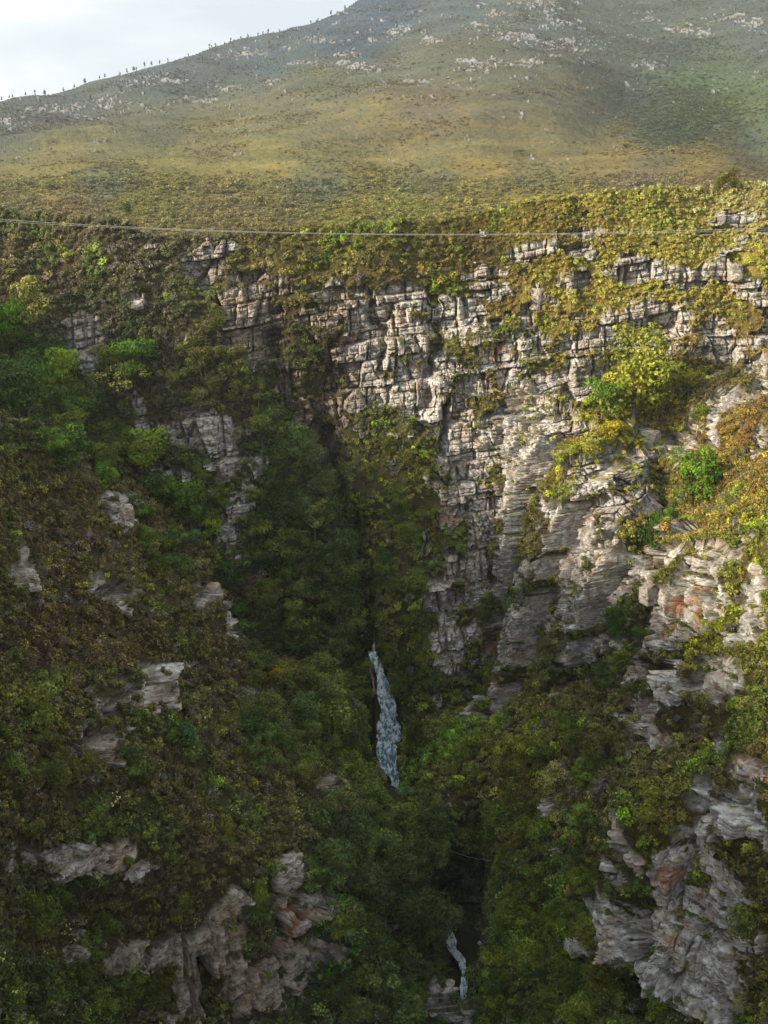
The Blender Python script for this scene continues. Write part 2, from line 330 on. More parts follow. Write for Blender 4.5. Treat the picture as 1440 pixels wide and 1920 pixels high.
# ------------------------------------------------------------------ where bare rock shows: (u, v, half width, half height, strength, lean)
ROCK = [(740, 880, 12, 26, .75, 0), (765, 940, 10, 30, .7, 0), (790, 1010, 10, 26, .7, 0), (715, 940, 9, 20, .6, 0), (775, 1120, 8, 24, .6, 0), (800, 1230, 9, 20, .6, 0), (700, 755, 50, 40, 1, 0), (762, 735, 30, 66, .9, 0), (805, 770, 26, 56, .8, 0), (780, 830, 22, 30, .6, 0), (655, 640, 26, 90, .9, 0), (560, 690, 40, 60, .7, 0), (470, 560, 60, 40, .9, 0), (385, 500, 26, 42, 1, 0), (430, 465, 22, 12, 1, 0), (475, 520, 42, 14, 1, 0), (440, 600, 26, 62, 1, 0), (485, 610, 38, 66, 1, 0), (540, 552, 62, 12, .9, 0), (520, 528, 30, 10, .8, 0),
 (590, 600, 30, 22, 1, 0), (585, 640, 14, 30, .7, 0), (635, 575, 22, 45, 1, 0), (625, 660, 22, 60, .8, 0), (530, 710, 18, 34, .75, 0), (575, 780, 22, 50, .7, 0), (615, 760, 34, 70, .75, 0),
 (682, 600, 36, 62, 1, 0), (690, 690, 38, 72, 1, 0), (668, 750, 24, 40, .9, 0), (740, 600, 26, 52, .95, 0), (765, 560, 30, 28, .9, 0), (775, 640, 22, 45, .8, 0), (735, 690, 20, 60, .6, 0),
 (850, 590, 46, 36, 1, 0), (905, 545, 44, 16, .9, 0), (820, 690, 24, 34, .8, 0), (870, 520, 34, 10, .6, 0), (825, 495, 16, 10, .7, 0), (1002, 475, 40, 15, 1, 0), (1080, 478, 30, 12, .9, 0), (1072, 530, 34, 24, 1, 0), (998, 562, 14, 30, .95, 0), (980, 605, 18, 14, .8, 0),
 (1090, 440, 40, 7, .7, 0), (905, 436, 20, 9, .7, 0), (945, 450, 22, 8, .6, 0), (1430, 438, 16, 8, 1, 0), (1370, 412, 34, 12, .7, -.3), (1390, 448, 16, 8, .7, 0), (1240, 462, 26, 8, .7, 0), (1300, 440, 26, 7, .5, 0),
 (1190, 510, 40, 22, 1, -.3), (1290, 520, 34, 18, 1, 0), (1355, 512, 30, 24, 1, 0), (1390, 545, 26, 16, .8, -.3), (1160, 618, 34, 36, 1, 0), (1225, 610, 62, 32, 1, 0), (1130, 640, 22, 26, .8, 0), (1060, 650, 50, 18, .8, -.2),
 (1430, 590, 18, 34, .95, 0), (1400, 635, 26, 22, .8, 0), (1360, 670, 28, 22, .8, 0), (1425, 710, 22, 46, 1, .2), (1400, 620, 14, 20, .6, 0), (1305, 715, 30, 16, .9, 0), (1430, 840, 16, 24, .8, 0), (1350, 830, 12, 44, .8, 0),
 (900, 680, 30, 24, .9, 0), (945, 680, 34, 26, 1, 0), (905, 730, 28, 42, .9, 0), (870, 760, 26, 46, .8, 0), (960, 720, 34, 28, .8, 0), (1025, 740, 38, 44, 1.1, 0), (1075, 740, 26, 38, 1.1, 0), (1120, 690, 34, 28, .8, 0), (1020, 790, 62, 28, 1.1, 0), (1090, 800, 26, 26, .9, 0),
 (900, 850, 34, 48, 1.05, 0), (960, 850, 46, 36, 1.05, 0), (1030, 860, 36, 42, .9, 0), (850, 860, 24, 56, .95, 0), (835, 960, 26, 62, .95, 0), (880, 930, 34, 44, .95, 0), (960, 930, 46, 34, .95, 0), (900, 1000, 48, 34, .85, 0),
 (1205, 830, 36, 28, 1.1, 0), (1260, 830, 22, 20, .8, 0), (1110, 890, 52, 28, 1.05, 0), (1200, 890, 44, 34, 1, 0), (1090, 950, 52, 34, 1.05, 0), (1170, 950, 50, 40, .95, 0), (1090, 1010, 60, 36, .95, 0), (1170, 1030, 40, 50, .85, 0),
 (870, 1060, 44, 40, 1.1, 0), (850, 1130, 34, 40, 1, 0), (870, 1190, 38, 36, .95, 0), (950, 1090, 26, 60, .95, .1), (1000, 1080, 60, 40, .9, 0), (1080, 1080, 60, 40, .85, 0), (980, 1160, 50, 40, .95, 0), (1070, 1150, 50, 44, .8, 0), (1130, 1100, 44, 60, .7, 0),
 (960, 1220, 44, 26, 1, 0), (860, 1245, 26, 22, .9, 0), (925, 1240, 24, 18, .9, 0), (1000, 1220, 34, 24, .8, 0), (1095, 1220, 20, 30, .75, 0), (970, 1290, 24, 22, .9, 0), (915, 1310, 26, 14, .85, 0), (925, 1345, 26, 16, .85, 0), (815, 1290, 12, 36, .8, 0), (1020, 1290, 30, 20, .6, 0), (830, 1340, 14, 30, .6, 0),
 (1225, 1110, 20, 34, 1.05, 0), (1260, 1060, 32, 26, 1, -.3), (1290, 1010, 24, 16, 1, -.4), (1220, 1180, 20, 52, 1, 0), (1270, 1160, 40, 60, 1, 0), (1320, 1120, 40, 60, .9, 0), (1370, 1050, 44, 20, .8, -.1), (1350, 1160, 30, 40, .7, 0), (1390, 1010, 30, 14, .6, 0), (1425, 1120, 24, 60, 1, -.2), (1430, 1180, 16, 34, .8, 0),
 (1280, 1270, 28, 36, 1.1, 0), (1360, 1280, 44, 36, 1.1, 0), (1335, 1250, 60, 16, .9, 0), (1225, 1350, 26, 36, .9, 0), (1240, 1395, 40, 22, .9, 0), (1190, 1385, 22, 14, .8, 0), (1190, 1440, 14, 18, .6, 0), (1370, 1410, 24, 20, .8, 0), (1430, 1360, 14, 20, .7, 0), (1430, 1450, 22, 24, .7, 0),
 (1345, 1510, 44, 26, 1.15, 0), (1390, 1530, 36, 40, 1, 0), (1330, 1590, 60, 44, 1.1, 0), (1270, 1640, 40, 40, 1.1, 0), (1350, 1680, 80, 40, 1, 0), (1250, 1710, 36, 40, 1.1, 0), (1330, 1760, 90, 50, 1, 0), (1240, 1800, 36, 50, 1.1, 0), (1320, 1850, 70, 60, .95, 0), (1420, 1640, 30, 50, .7, 0), (1290, 1560, 30, 20, .9, 0), (1380, 1900, 40, 40, .6, 0),
 (1195, 1590, 20, 60, .8, .2), (1175, 1650, 24, 50, .9, .2), (1150, 1720, 26, 44, .95, .2), (1095, 1775, 22, 12, 1.1, 0), (1150, 1780, 34, 20, 1, 0), (1060, 1520, 9, 24, .8, 0), (1020, 1600, 34, 12, .7, 0), (915, 1730, 9, 36, .8, 0), (1400, 1840, 30, 16, .8, 0), (1060, 1450, 12, 14, .5, 0),
 # left side
 (165, 625, 26, 34, 1, .3), (170, 665, 28, 24, 1.1, 0), (230, 505, 10, 6, .9, 0), (265, 565, 18, 12, .9, 0), (290, 470, 14, 10, .7, 0), (355, 635, 16, 18, .7, 0), (310, 540, 12, 7, .5, 0), (150, 590, 14, 8, .6, 0),
 (375, 790, 32, 22, 1.1, .3), (405, 825, 32, 34, 1.2, 0), (350, 820, 22, 36, .9, 0), (270, 800, 12, 40, 1, 0), (310, 800, 16, 12, .8, 0), (420, 870, 20, 24, 1, 0), (320, 885, 26, 14, 1, .6), (335, 905, 14, 12, .9, 0), (465, 940, 10, 28, 1, 0), (440, 1000, 16, 60, 1.05, 0), (450, 1040, 10, 34, .9, 0), (490, 870, 12, 14, .8, 0), (420, 745, 12, 10, .9, 0), (465, 800, 12, 24, .6, 0),
 (210, 960, 20, 22, 1.1, .4), (220, 990, 10, 20, .8, 0), (15, 1040, 20, 22, 1, 0), (20, 1085, 28, 30, 1, 0), (190, 1120, 22, 26, .7, .5), (380, 1105, 26, 14, 1, 0), (412, 1165, 14, 36, 1.15, 0), (400, 1220, 10, 20, .9, 0), (360, 1130, 14, 24, .8, 0), (265, 1265, 24, 12, 1.1, 0), (230, 1305, 12, 34, 1.1, .4), (190, 1350, 26, 24, .9, .5), (260, 1320, 34, 44, .7, -.5), (170, 1400, 36, 34, .75, 0), (340, 1255, 18, 10, .8, 0), (440, 1310, 14, 8, .7, 0), (40, 1140, 20, 20, .6, 0), (150, 1020, 12, 10, .5, 0), (620, 1480, 34, 12, .9, .2), (645, 1495, 12, 14, 1, 0), (210, 1500, 8, 8, .6, 0), (555, 1290, 16, 10, .7, 0),
 (120, 1610, 90, 20, 1.05, 0), (70, 1640, 60, 14, .8, 0), (240, 1625, 34, 16, .9, 0), (8, 1620, 12, 30, 1, 0), (540, 1650, 24, 40, 1.1, 0), (550, 1710, 34, 40, 1.15, 0), (600, 1780, 44, 20, 1.1, -.2), (560, 1800, 40, 44, .9, 0), (415, 1690, 34, 26, 1, -.4), (430, 1750, 50, 44, 1.1, 0), (340, 1770, 50, 26, 1.05, 0), (400, 1800, 50, 24, 1, 0), (465, 1850, 52, 40, 1.2, 0), (490, 1810, 34, 20, 1.1, 0), (350, 1860, 30, 50, 1.05, 0), (270, 1780, 50, 20, .85, 0), (120, 1800, 26, 20, .7, 0), (190, 1800, 30, 24, .8, 0), (440, 1900, 40, 20, .7, 0), (310, 1910, 30, 16, .8, 0), (520, 1880, 14, 20, .8, 0), (160, 1760, 22, 12, .5, 0),
 (850, 1900, 34, 30, 1.1, 0), (800, 1880, 14, 30, .8, 0), (700, 1260, 4, 40, .9, 0), (585, 1830, 30, 30, .6, 0)]
VEG = [(985, 1010, 40, 40), (905, 1165, 30, 40), (1015, 800, 12, 10), (930, 800, 18, 22), (1060, 920, 14, 34), (1140, 1000, 30, 16), (990, 1130, 20, 30), (860, 1010, 12, 30), (1110, 930, 14, 20), (1150, 840, 46, 24), (1130, 800, 30, 30), (1180, 740, 44, 50), (985, 1000, 26, 30), (915, 895, 10, 30), (880, 690, 10, 14), (905, 1160, 26, 44), (940, 1010, 14, 30), (1000, 830, 14, 8), (870, 1100, 10, 8), (1140, 1060, 18, 10), (1110, 1110, 14, 14), (1040, 1100, 14, 10), (1060, 970, 14, 8), (900, 1280, 30, 16), (1020, 940, 10, 30), (930, 770, 20, 14), (975, 760, 16, 20), (850, 720, 8, 20), (735, 630, 8, 40), (560, 640, 20, 60), (700, 780, 40, 20), (1300, 1650, 26, 10), (1370, 1600, 20, 12), (1290, 1740, 22, 8), (350, 1640, 20, 40), (330, 1690, 22, 40), (475, 1690, 22, 60), (470, 1770, 24, 20), (410, 740, 10, 10), (285, 1850, 26, 30), (1300, 1260, 12, 20), (1270, 1350, 20, 14), (640, 620, 8, 30), (1000, 650, 40, 12), (1090, 600, 30, 20), (1155, 1000, 16, 18), (1240, 740, 44, 44), (870, 800, 10, 10), (1195, 1000, 20, 24), (640, 470, 60, 20), (1400, 1480, 30, 16)]
RK = np.zeros(U.shape)
wu = U + 14 * fbm(U, V, U * 0, 34, 3, 51); wv = V + 9 * fbm(U, V, U * 0, 26, 3, 57)
for (a, b_, ru, rv, s, ln) in ROCK:
    i0, i1 = np.searchsorted(us, [a - 3.2 * ru - abs(ln) * rv * 3, a + 3.2 * ru + abs(ln) * rv * 3]); j0, j1 = np.searchsorted(vs, [b_ - 3.2 * rv, b_ + 3.2 * rv])
    sl = (slice(j0, j1), slice(i0, i1)); y = (wv[sl] - b_); x = (wu[sl] - a - ln * y)
    RK[sl] = np.maximum(RK[sl], s * np.exp(-0.50 * ((x / ru) ** 2 + (y / rv) ** 2) ** 1.15))
for (a, b_, ru, rv) in VEG:
    i0, i1 = np.searchsorted(us, [a - 3 * ru, a + 3 * ru]); j0, j1 = np.searchsorted(vs, [b_ - 3 * rv, b_ + 3 * rv]); sl = (slice(j0, j1), slice(i0, i1))
    RK[sl] *= 1 - 0.85 * np.exp(-0.7 * (((wu[sl] - a) / ru) ** 2 + ((wv[sl] - b_) / rv) ** 2) ** 1.3)
X, Y, Z = P[..., 0], P[..., 1], P[..., 2]
n_m = fbm(X, Y, Z * 1.3, 6.0, 3, 71); n_s = fbm(X, Y, Z * 1.8, 1.8, 3, 75)
stray = 0.38 * np.exp(-(((U - 1080) / 330) ** 2 + ((V - 720) / 330) ** 2) ** 2)
WALL = [(640, 575), (760, 560), (900, 515), (1080, 465), (1440, 420), (1460, 740), (1330, 800), (1240, 1000), (1240, 1280), (1000, 1330), (830, 1330), (805, 900), (640, 800)]
wall = upsample(in_poly(CU, CV, WALL).astype(float))
stray = np.maximum(stray, wall * (.40 - .22 * sstep(620, 520, V) * sstep(820, 1000, U) + .10 * sstep(560, 700, V) * (U > 800) - .12 * sstep(880, 1000, V))) * (1 - .5 * np.exp(-(((U - 1230) / 70) ** 2 + ((V - 760) / 70) ** 2)))
HEAD = [(360, 460), (470, 530), (640, 548), (660, 800), (560, 800), (430, 660), (350, 540)]; stray = np.maximum(stray, .20 * upsample(in_poly(CU, CV, HEAD).astype(float)))
rockf = np.maximum(1.08 * RK * (1 - .08 * (V > 1560) * (U < 680)), stray) + 0.62 * n_m + 0.34 * n_s
rockf = rockf - .16 * np.exp(-(((U - 540) / 130) ** 2 + ((V - 545) / 50) ** 2)) - .10 * np.exp(-(((U - 800) / 120) ** 2 + ((V - 520) / 40) ** 2))
ROCKY = sstep(0.42, 0.50, rockf)
near_river = np.zeros(U.shape)

# ------------------------------------------------------------------ breaking the slopes up: buttresses, joints, beds, hummocks
scl = np.clip(Y / 180.0, 0.45, 1.35)
RIV = [(702, 1222, 6), (708, 1245, 9), (718, 1290, 12), (728, 1340, 20), (729, 1390, 20), (728, 1430, 19), (742, 1460, 15), (746, 1486, 14), (770, 1560, 9), (800, 1640, 9), (826, 1692, 11), (834, 1725, 10), (846, 1765, 13), (862, 1800, 13), (870, 1835, 11), (868, 1870, 9), (858, 1920, 10), (856, 2060, 10)]
ra = np.array(RIV, float); rc_ = np.interp(V, ra[:, 1], ra[:, 0]); rw_ = np.interp(V, ra[:, 1], ra[:, 2])
near_river = (1 - sstep(rw_ * 1.0, rw_ * 1.9, np.abs(U - rc_))) * (V > 1210)
Dv = NRM.copy(); Dv[..., 2] *= np.where(ROCKY > .5, 0.12, 1.0); Dv /= np.linalg.norm(Dv, axis=-1, keepdims=True)
cot = np.clip(NRM[..., 2] / (np.hypot(NRM[..., 0], NRM[..., 1]) + .05), 0, .85)
def saw(z, h, seed):                                  # terraces: sheer faces between ledges
    q = z / h; q = q + .45 * vn(q * .9, q * 0, q * 0, seed); f = q - np.floor(q); return (sstep(0, 1, f) * .3 + f * .7 - .5) * h * cot
def beds(X, Y, Z): return Z + 1.6 * fbm(X, Y, Z * 0, 24.0, 2, 91) - 0.14 * X + 0.06 * Y
# coarse relief first: gullies, clefts, buttresses one behind the other, tall terraces
chim = fbm(X, Y, Z * 0.16, 16.0, 3, 101); chim = 1 - 2.0 * np.abs(chim)
D0 = 2.4 * chim * scl * (1 - .5 * ROCKY) + 0.6 * sstep(.3, .5, rockf) + .55 * saw(beds(X, Y, Z) + 1.5 * fbm(X, Y, Z * 0, 12.0, 2, 149), 8.5, 147) * ROCKY
CLEFT = [([(692, 1225), (690, 1130), (670, 1040), (652, 960), (628, 890), (604, 830)], 24, 11), ([(600, 860), (600, 760), (622, 700)], 30, 3.5), ([(932, 1040), (940, 1120), (946, 1235)], 10, 5), ([(890, 1540), (870, 1620), (868, 1700), (885, 1780)], 30, 12), ([(670, 1250), (680, 1330), (690, 1420)], 14, 9),
         ([(510, 640), (520, 720), (560, 800)], 22, 5), ([(712, 560), (705, 640), (712, 700)], 6, 2.5), ([(800, 560), (812, 640), (800, 720), (790, 800)], 12, 3), ([(1190, 1700), (1185, 1800), (1200, 1900)], 20, 5), ([(378, 1790), (385, 1850), (390, 1900)], 9, 5), ([(525, 1600), (520, 1700), (524, 1800)], 8, 4), ([(1235, 960), (1215, 1060), (1205, 1200)], 12, 5), ([(845, 760), (838, 850)], 8, 4), ([(1060, 900), (1050, 1000), (1045, 1060)], 8, 3), ([(1165, 700), (1170, 640)], 6, 2.5)]
for ln_, wd, dp in CLEFT:
    best = np.full(U.shape, 1e9)
    for (x1, y1), (x2, y2) in zip(ln_[:-1], ln_[1:]):
        t_ = np.clip(((wu - x1) * (x2 - x1) + (wv - y1) * (y2 - y1)) / ((x2 - x1) ** 2 + (y2 - y1) ** 2), 0, 1); best = np.minimum(best, np.hypot(wu - x1 - t_ * (x2 - x1), wv - y1 - t_ * (y2 - y1)))
    D0 = D0 - dp * np.exp(-(best / wd) ** 2)
D0 = D0 * (1 - near_river) - 0.8 * near_river
rq = (Y - .30 * X + 4.5 * fbm(X, Y, Z * .25, 18.0, 2, 611) + .12 * Z) / 15.0; rk_ = np.floor(rq); rf_ = rq - rk_
RIB = np.clip(1 - rf_, 0, 1) ** 1.3 * sstep(0, .10, rf_) * (1.8 + 5.0 * hsh(rk_, rk_ * 0, rk_ * 0, 613)) - 1.2
RIB = RIB * sstep(640, 680, U) * (1 - sstep(1180, 1280, U)) * sstep(500, 560, V) * (1 - sstep(1280, 1380, V)) * (LAY != 4) * (LAY != 5) * (LAY != 2) * (1 - sstep(1110, 1190, V) * (1 - sstep(775, 835, U)))
P1 = P + Dv * D0[..., None] + RIB[..., None] * np.array([-.88, -.47, 0.0])
# then joints, beds and blocks, read at the displaced places so that nothing is stretched
X, Y, Z = P1[..., 0], P1[..., 1], P1[..., 2]
Wx = 0.3 * fbm(X, Y, Z, 6.0, 2, 81); Xw, Yw = X + Wx, Y - Wx * .7; Zw = beds(X, Y, Z) + .14 * fbm(X, Y, Z, 2.0, 2, 93)
r1, e1, b1 = blocks(Xw, Yw, Zw, 5.2, 5.6, 111, 1.0); r2, e2, b2 = blocks(Xw, Yw, Zw, 2.6, 1.9, 131, 1.0); r3, e3, b3 = blocks(Xw, Yw, Zw, 1.0, 0.75, 151)
def bedstep(z, h, seed):
    q = z / h; q = q + .45 * vn(q * .9, q * 0, q * 0, seed); k = np.floor(q); f = q - k
    return hsh(k, k * 0, k * 0, seed + 1) - .5 - .5 * (1 - sstep(0, .25, f))
am = .45 + .5 * scl
bs = .32 * saw(Zw, 2.3, 141) + (0.6 * bedstep(Zw, 2.3, 141) * (.5 + .5 * sstep(-.3, .3, fbm(X, Y, Z * .3, 9.0, 2, 143))) + .16 * bedstep(Zw, .8, 145)) * am
rock_d = bs + (2.6 * (r1 - .5) + 1.15 * (r2 - .5) + 0.5 * (r3 - .5) - 1.6 * (1 - sstep(0, .10, e1)) - 0.7 * (1 - sstep(0, .15, e2)) - .2 * (1 - sstep(0, .2, e3))
          - 0.9 * (1 - sstep(0, .05, b1)) - 0.40 * (1 - sstep(0, .10, b2)) - .10 * (1 - sstep(0, .2, b3))) * am + .10 * fbm(X, Y, Z * 1.5, 1.0, 3, 171)
soil_d = 1.5 * fbm(X, Y, Z, 9.0, 3, 181) + 0.45 * fbm(X, Y, Z, 1.6, 3, 191)
D = (rock_d * ROCKY + soil_d * (1 - ROCKY) * .8) * (1 - near_river)
P2 = P1 + Dv * D[..., None]
du = np.gradient(P2, axis=1); dv = np.gradient(P2, axis=0); N2 = np.cross(dv, du); ar = np.linalg.norm(N2, axis=-1); N2 /= ar[..., None] + 1e-9
N2 *= np.where((N2 * R_).sum(-1, keepdims=True) > 0, -1, 1)
ROCKV = ROCKY * (1 - 0.9 * sstep(.74, .86, N2[..., 2]) * sstep(-.15, .25, fbm(X, Y, Z, 2.2, 3, 201)))

# soil colour under the shrubs
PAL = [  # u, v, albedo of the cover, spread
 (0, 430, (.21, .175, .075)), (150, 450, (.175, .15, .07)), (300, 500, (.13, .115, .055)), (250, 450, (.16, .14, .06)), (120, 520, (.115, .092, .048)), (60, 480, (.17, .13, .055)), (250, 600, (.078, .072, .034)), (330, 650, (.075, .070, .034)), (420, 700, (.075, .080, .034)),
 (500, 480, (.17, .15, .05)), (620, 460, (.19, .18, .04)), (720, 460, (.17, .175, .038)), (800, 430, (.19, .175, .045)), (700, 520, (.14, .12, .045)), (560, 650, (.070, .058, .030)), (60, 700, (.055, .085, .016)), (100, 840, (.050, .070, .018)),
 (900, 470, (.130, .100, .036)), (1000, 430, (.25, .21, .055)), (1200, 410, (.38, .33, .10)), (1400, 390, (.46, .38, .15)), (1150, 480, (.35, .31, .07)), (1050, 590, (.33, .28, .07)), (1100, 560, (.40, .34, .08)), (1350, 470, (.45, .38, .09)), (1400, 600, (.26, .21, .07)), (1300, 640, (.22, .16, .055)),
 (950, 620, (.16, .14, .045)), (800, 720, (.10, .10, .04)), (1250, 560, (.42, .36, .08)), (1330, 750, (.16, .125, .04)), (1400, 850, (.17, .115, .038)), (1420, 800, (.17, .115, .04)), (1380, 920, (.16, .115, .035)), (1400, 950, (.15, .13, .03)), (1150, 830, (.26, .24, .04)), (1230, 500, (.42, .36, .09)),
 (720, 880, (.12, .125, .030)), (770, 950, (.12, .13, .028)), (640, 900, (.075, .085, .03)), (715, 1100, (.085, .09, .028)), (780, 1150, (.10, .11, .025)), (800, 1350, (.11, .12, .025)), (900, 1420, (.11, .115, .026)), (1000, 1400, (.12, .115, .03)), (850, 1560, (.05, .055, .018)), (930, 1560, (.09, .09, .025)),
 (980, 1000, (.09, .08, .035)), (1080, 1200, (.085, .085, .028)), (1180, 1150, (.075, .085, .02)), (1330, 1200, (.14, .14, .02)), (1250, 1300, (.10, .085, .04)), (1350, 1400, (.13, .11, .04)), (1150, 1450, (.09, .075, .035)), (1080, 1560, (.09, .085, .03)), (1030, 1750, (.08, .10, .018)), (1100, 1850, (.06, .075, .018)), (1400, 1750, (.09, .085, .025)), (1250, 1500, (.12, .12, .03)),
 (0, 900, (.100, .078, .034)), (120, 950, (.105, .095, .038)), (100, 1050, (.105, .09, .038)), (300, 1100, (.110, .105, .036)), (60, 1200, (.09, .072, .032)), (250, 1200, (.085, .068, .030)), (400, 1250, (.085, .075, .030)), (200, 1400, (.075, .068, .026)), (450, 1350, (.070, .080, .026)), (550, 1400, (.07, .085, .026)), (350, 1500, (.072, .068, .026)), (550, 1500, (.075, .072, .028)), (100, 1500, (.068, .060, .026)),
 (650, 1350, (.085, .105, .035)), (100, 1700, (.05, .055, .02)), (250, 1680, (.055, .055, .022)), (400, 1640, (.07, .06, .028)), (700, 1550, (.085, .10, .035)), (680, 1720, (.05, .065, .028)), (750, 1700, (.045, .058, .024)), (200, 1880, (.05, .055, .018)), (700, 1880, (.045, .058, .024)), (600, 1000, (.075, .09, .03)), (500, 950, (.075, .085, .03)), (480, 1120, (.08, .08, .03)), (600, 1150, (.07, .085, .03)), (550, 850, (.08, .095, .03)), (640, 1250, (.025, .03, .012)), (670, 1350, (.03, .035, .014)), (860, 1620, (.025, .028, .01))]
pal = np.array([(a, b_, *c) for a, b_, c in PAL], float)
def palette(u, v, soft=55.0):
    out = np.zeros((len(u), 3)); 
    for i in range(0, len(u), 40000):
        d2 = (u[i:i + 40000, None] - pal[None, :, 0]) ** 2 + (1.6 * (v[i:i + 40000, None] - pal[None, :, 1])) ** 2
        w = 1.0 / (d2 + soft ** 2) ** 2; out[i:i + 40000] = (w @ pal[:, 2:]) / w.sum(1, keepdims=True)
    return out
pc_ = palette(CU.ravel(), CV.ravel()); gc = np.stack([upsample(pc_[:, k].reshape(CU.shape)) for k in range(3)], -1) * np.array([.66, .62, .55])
RUST = [(1290, 1700, 60, 70), (1260, 1640, 40, 20), (940, 690, 20, 60), (1340, 1590, 60, 14), (950, 1240, 60, 40), (1280, 1150, 60, 60), (545, 1710, 30, 60), (670, 660, 12, 60), (585, 640, 12, 30), (500, 1800, 40, 14), (150, 1645, 60, 8), (840, 970, 30, 30), (1180, 520, 30, 30), (1220, 1370, 40, 30), (1340, 1270, 60, 20), (1430, 1440, 24, 20), (900, 850, 20, 40), (560, 1690, 20, 20)]
ru_ = np.full(U.shape, .28)
for a, b_, p_, q_ in RUST: ru_ = np.maximum(ru_, 1.3 * np.exp(-.7 * (((U - a) / p_) ** 2 + ((V - b_) / q_) ** 2)))
stain_shade = np.clip(.6 * np.exp(-(((U - 500) / 150) ** 2 + ((V - 600) / 130) ** 2) ** 2) + .75 * np.exp(-(((U - 300) / 420) ** 2 + ((V - 1800) / 260) ** 2)) + .85 * np.exp(-(((U - 600) / 90) ** 2 + ((V - 760) / 120) ** 2)) + .7 * np.exp(-(((U - 230) / 90) ** 2 + ((V - 1350) / 90) ** 2)) + .35 * fbm(X, Y, Z * .3, 12.0, 3, 161), 0, 1)  # dark weathered patches, plus the gorge head's shade put into the rock colour
keepv = in_poly(U + 6 * fbm(U, V, U * 0, 70, 3, 5), V + 5 * fbm(U, V, U * 0, 40, 3, 9), POLY_TOP)
# the rims roll over to the hidden ground behind
kc = keepv[:-1, :-1] & keepv[1:, 1:] & keepv[1:, :-1] & keepv[:-1, 1:]
Fg = grid_faces(*U.shape, kc)
used = np.zeros(U.size, bool); used[Fg.ravel()] = True; remap = np.cumsum(used) - 1
me = new_mesh('gorge', P2.reshape(-1, 3)[used], remap[Fg], dict(rock=ROCKV.ravel()[used], gcol=gc.reshape(-1, 3)[used], rust=ru_.ravel()[used], stain_shade=stain_shade.ravel()[used]), [M_GORGE])
link('gorge_terrain', me, kind='structure')
print('gorge', len(Fg), P2.reshape(-1,3)[used].min(0), P2.reshape(-1,3)[used].max(0))

def ground_at(u, v):
    j = int(np.clip(np.searchsorted(vs, v), 0, len(vs) - 1)); i = int(np.clip(np.searchsorted(us, u), 0, len(us) - 1))
    return P2[j, i], N2[j, i]

# ------------------------------------------------------------------ far plain and mountain
FM = [(-400, 460, 400), (0, 460, 440), (720, 460, 470), (1440, 460, 420), (0, 385, 620), (0, 350, 720), (720, 385, 620), (720, 350, 760), (1440, 345, 560), (1440, 385, 470), (1100, 350, 700), (1900, 330, 420),
      (0, 300, 860), (400, 290, 900), (720, 290, 900), (1000, 290, 860), (1200, 290, 830), (0, 240, 1080), (0, 195, 1450), (-300, 260, 1300), (360, 220, 1180), (350, 97, 1620), (560, 45, 1720), (700, 0, 1800),
      (900, -60, 1900), (1100, -60, 1800), (1440, -60, 1750), (1700, -60, 1650), (720, 180, 1080), (720, 100, 1350), (900, 170, 1060), (900, 60, 1400), (1100, 60, 1450), (1100, 150, 1200), (1050, 215, 980), (1440, 60, 1400), (1440, 150, 1200),
      (1440, 240, 1020), (1330, 240, 1040), (1250, 200, 1150), (1200, 240, 1060), (600, 60, 1560), (250, 170, 1400), (450, 150, 1400), (1440, 290, 880), (1440, 320, 760)]
us2 = axis(-800, -8, 1448, 2300, 1.9, 9.0); vs2 = axis(-90, -8, 470, 500, 1.5, 8.0)
U2, V2 = np.meshgrid(us2, vs2)
SKY = [(-900, 330), (-500, 300), (-200, 235), (0, 193), (60, 181), (150, 163), (200, 152), (290, 122), (350, 98), (400, 86), (460, 75), (520, 62), (560, 47), (600, 33), (640, 18), (690, 0), (760, -26), (900, -70), (1000, -95), (2400, -95)]
sk = np.array(SKY, float); sky_v = np.interp(U2, sk[:, 0], sk[:, 1])
T2 = tps(FM)(U2, V2)
Rf = ray(U2, V2)
# above the skyline the ground rolls over and falls away behind
ef = np.clip(sky_v - V2, 0, None)
Vc = np.maximum(V2, sky_v); Tc = tps(FM)(U2, Vc)
PF = ray(U2, Vc) * Tc[..., None]
PF[..., 1] += ef * 9.0; PF[..., 2] -= ef * 4.0; PF[..., 0] += (U2 - 720) / FPX * ef * 9
X, Y, Z = PF[..., 0], PF[..., 1], PF[..., 2]
ROCKF = [(560, 20, 60, 10), (620, 18, 20, 6), (1000, 12, 60, 14), (900, 60, 50, 8), (960, 72, 60, 10), (1070, 85, 60, 12), (1050, 52, 40, 8), (1210, 38, 40, 6), (1370, 35, 40, 8), (1290, 50, 40, 8), (1310, 64, 20, 5), (1410, 45, 30, 8), (1200, 75, 20, 4), (1040, 113, 14, 4), (1080, 92, 50, 6), (900, 130, 50, 9), (980, 125, 40, 7), (780, 150, 40, 8), (850, 152, 30, 8), (720, 175, 14, 5), (640, 100, 40, 6), (680, 125, 40, 6), (510, 153, 20, 5), (430, 160, 30, 6), (380, 185, 30, 6), (280, 198, 20, 4), (220, 190, 50, 6), (130, 195, 40, 6), (70, 203, 20, 5), (170, 218, 30, 6), (30, 230, 40, 5), (1037, 262, 10, 4), (1110, 175, 9, 3), (440, 200, 20, 4), (590, 110, 50, 6), (300, 150, 60, 8), (880, 165, 14, 5), (800, 185, 30, 4), (1120, 125, 30, 6), (1200, 130, 30, 5), (460, 100, 60, 8), (950, 35, 40, 8), (600, 70, 40, 6), (740, 60, 30, 10), (810, 80, 30, 6)]
Rk2 = np.zeros(U2.shape)
for a, b_, p_, q_ in ROCKF: Rk2 = np.maximum(Rk2, np.exp(-.6 * (((U2 - a) / p_) ** 2 + ((V2 - b_) / (q_ * 1.25)) ** 2)))
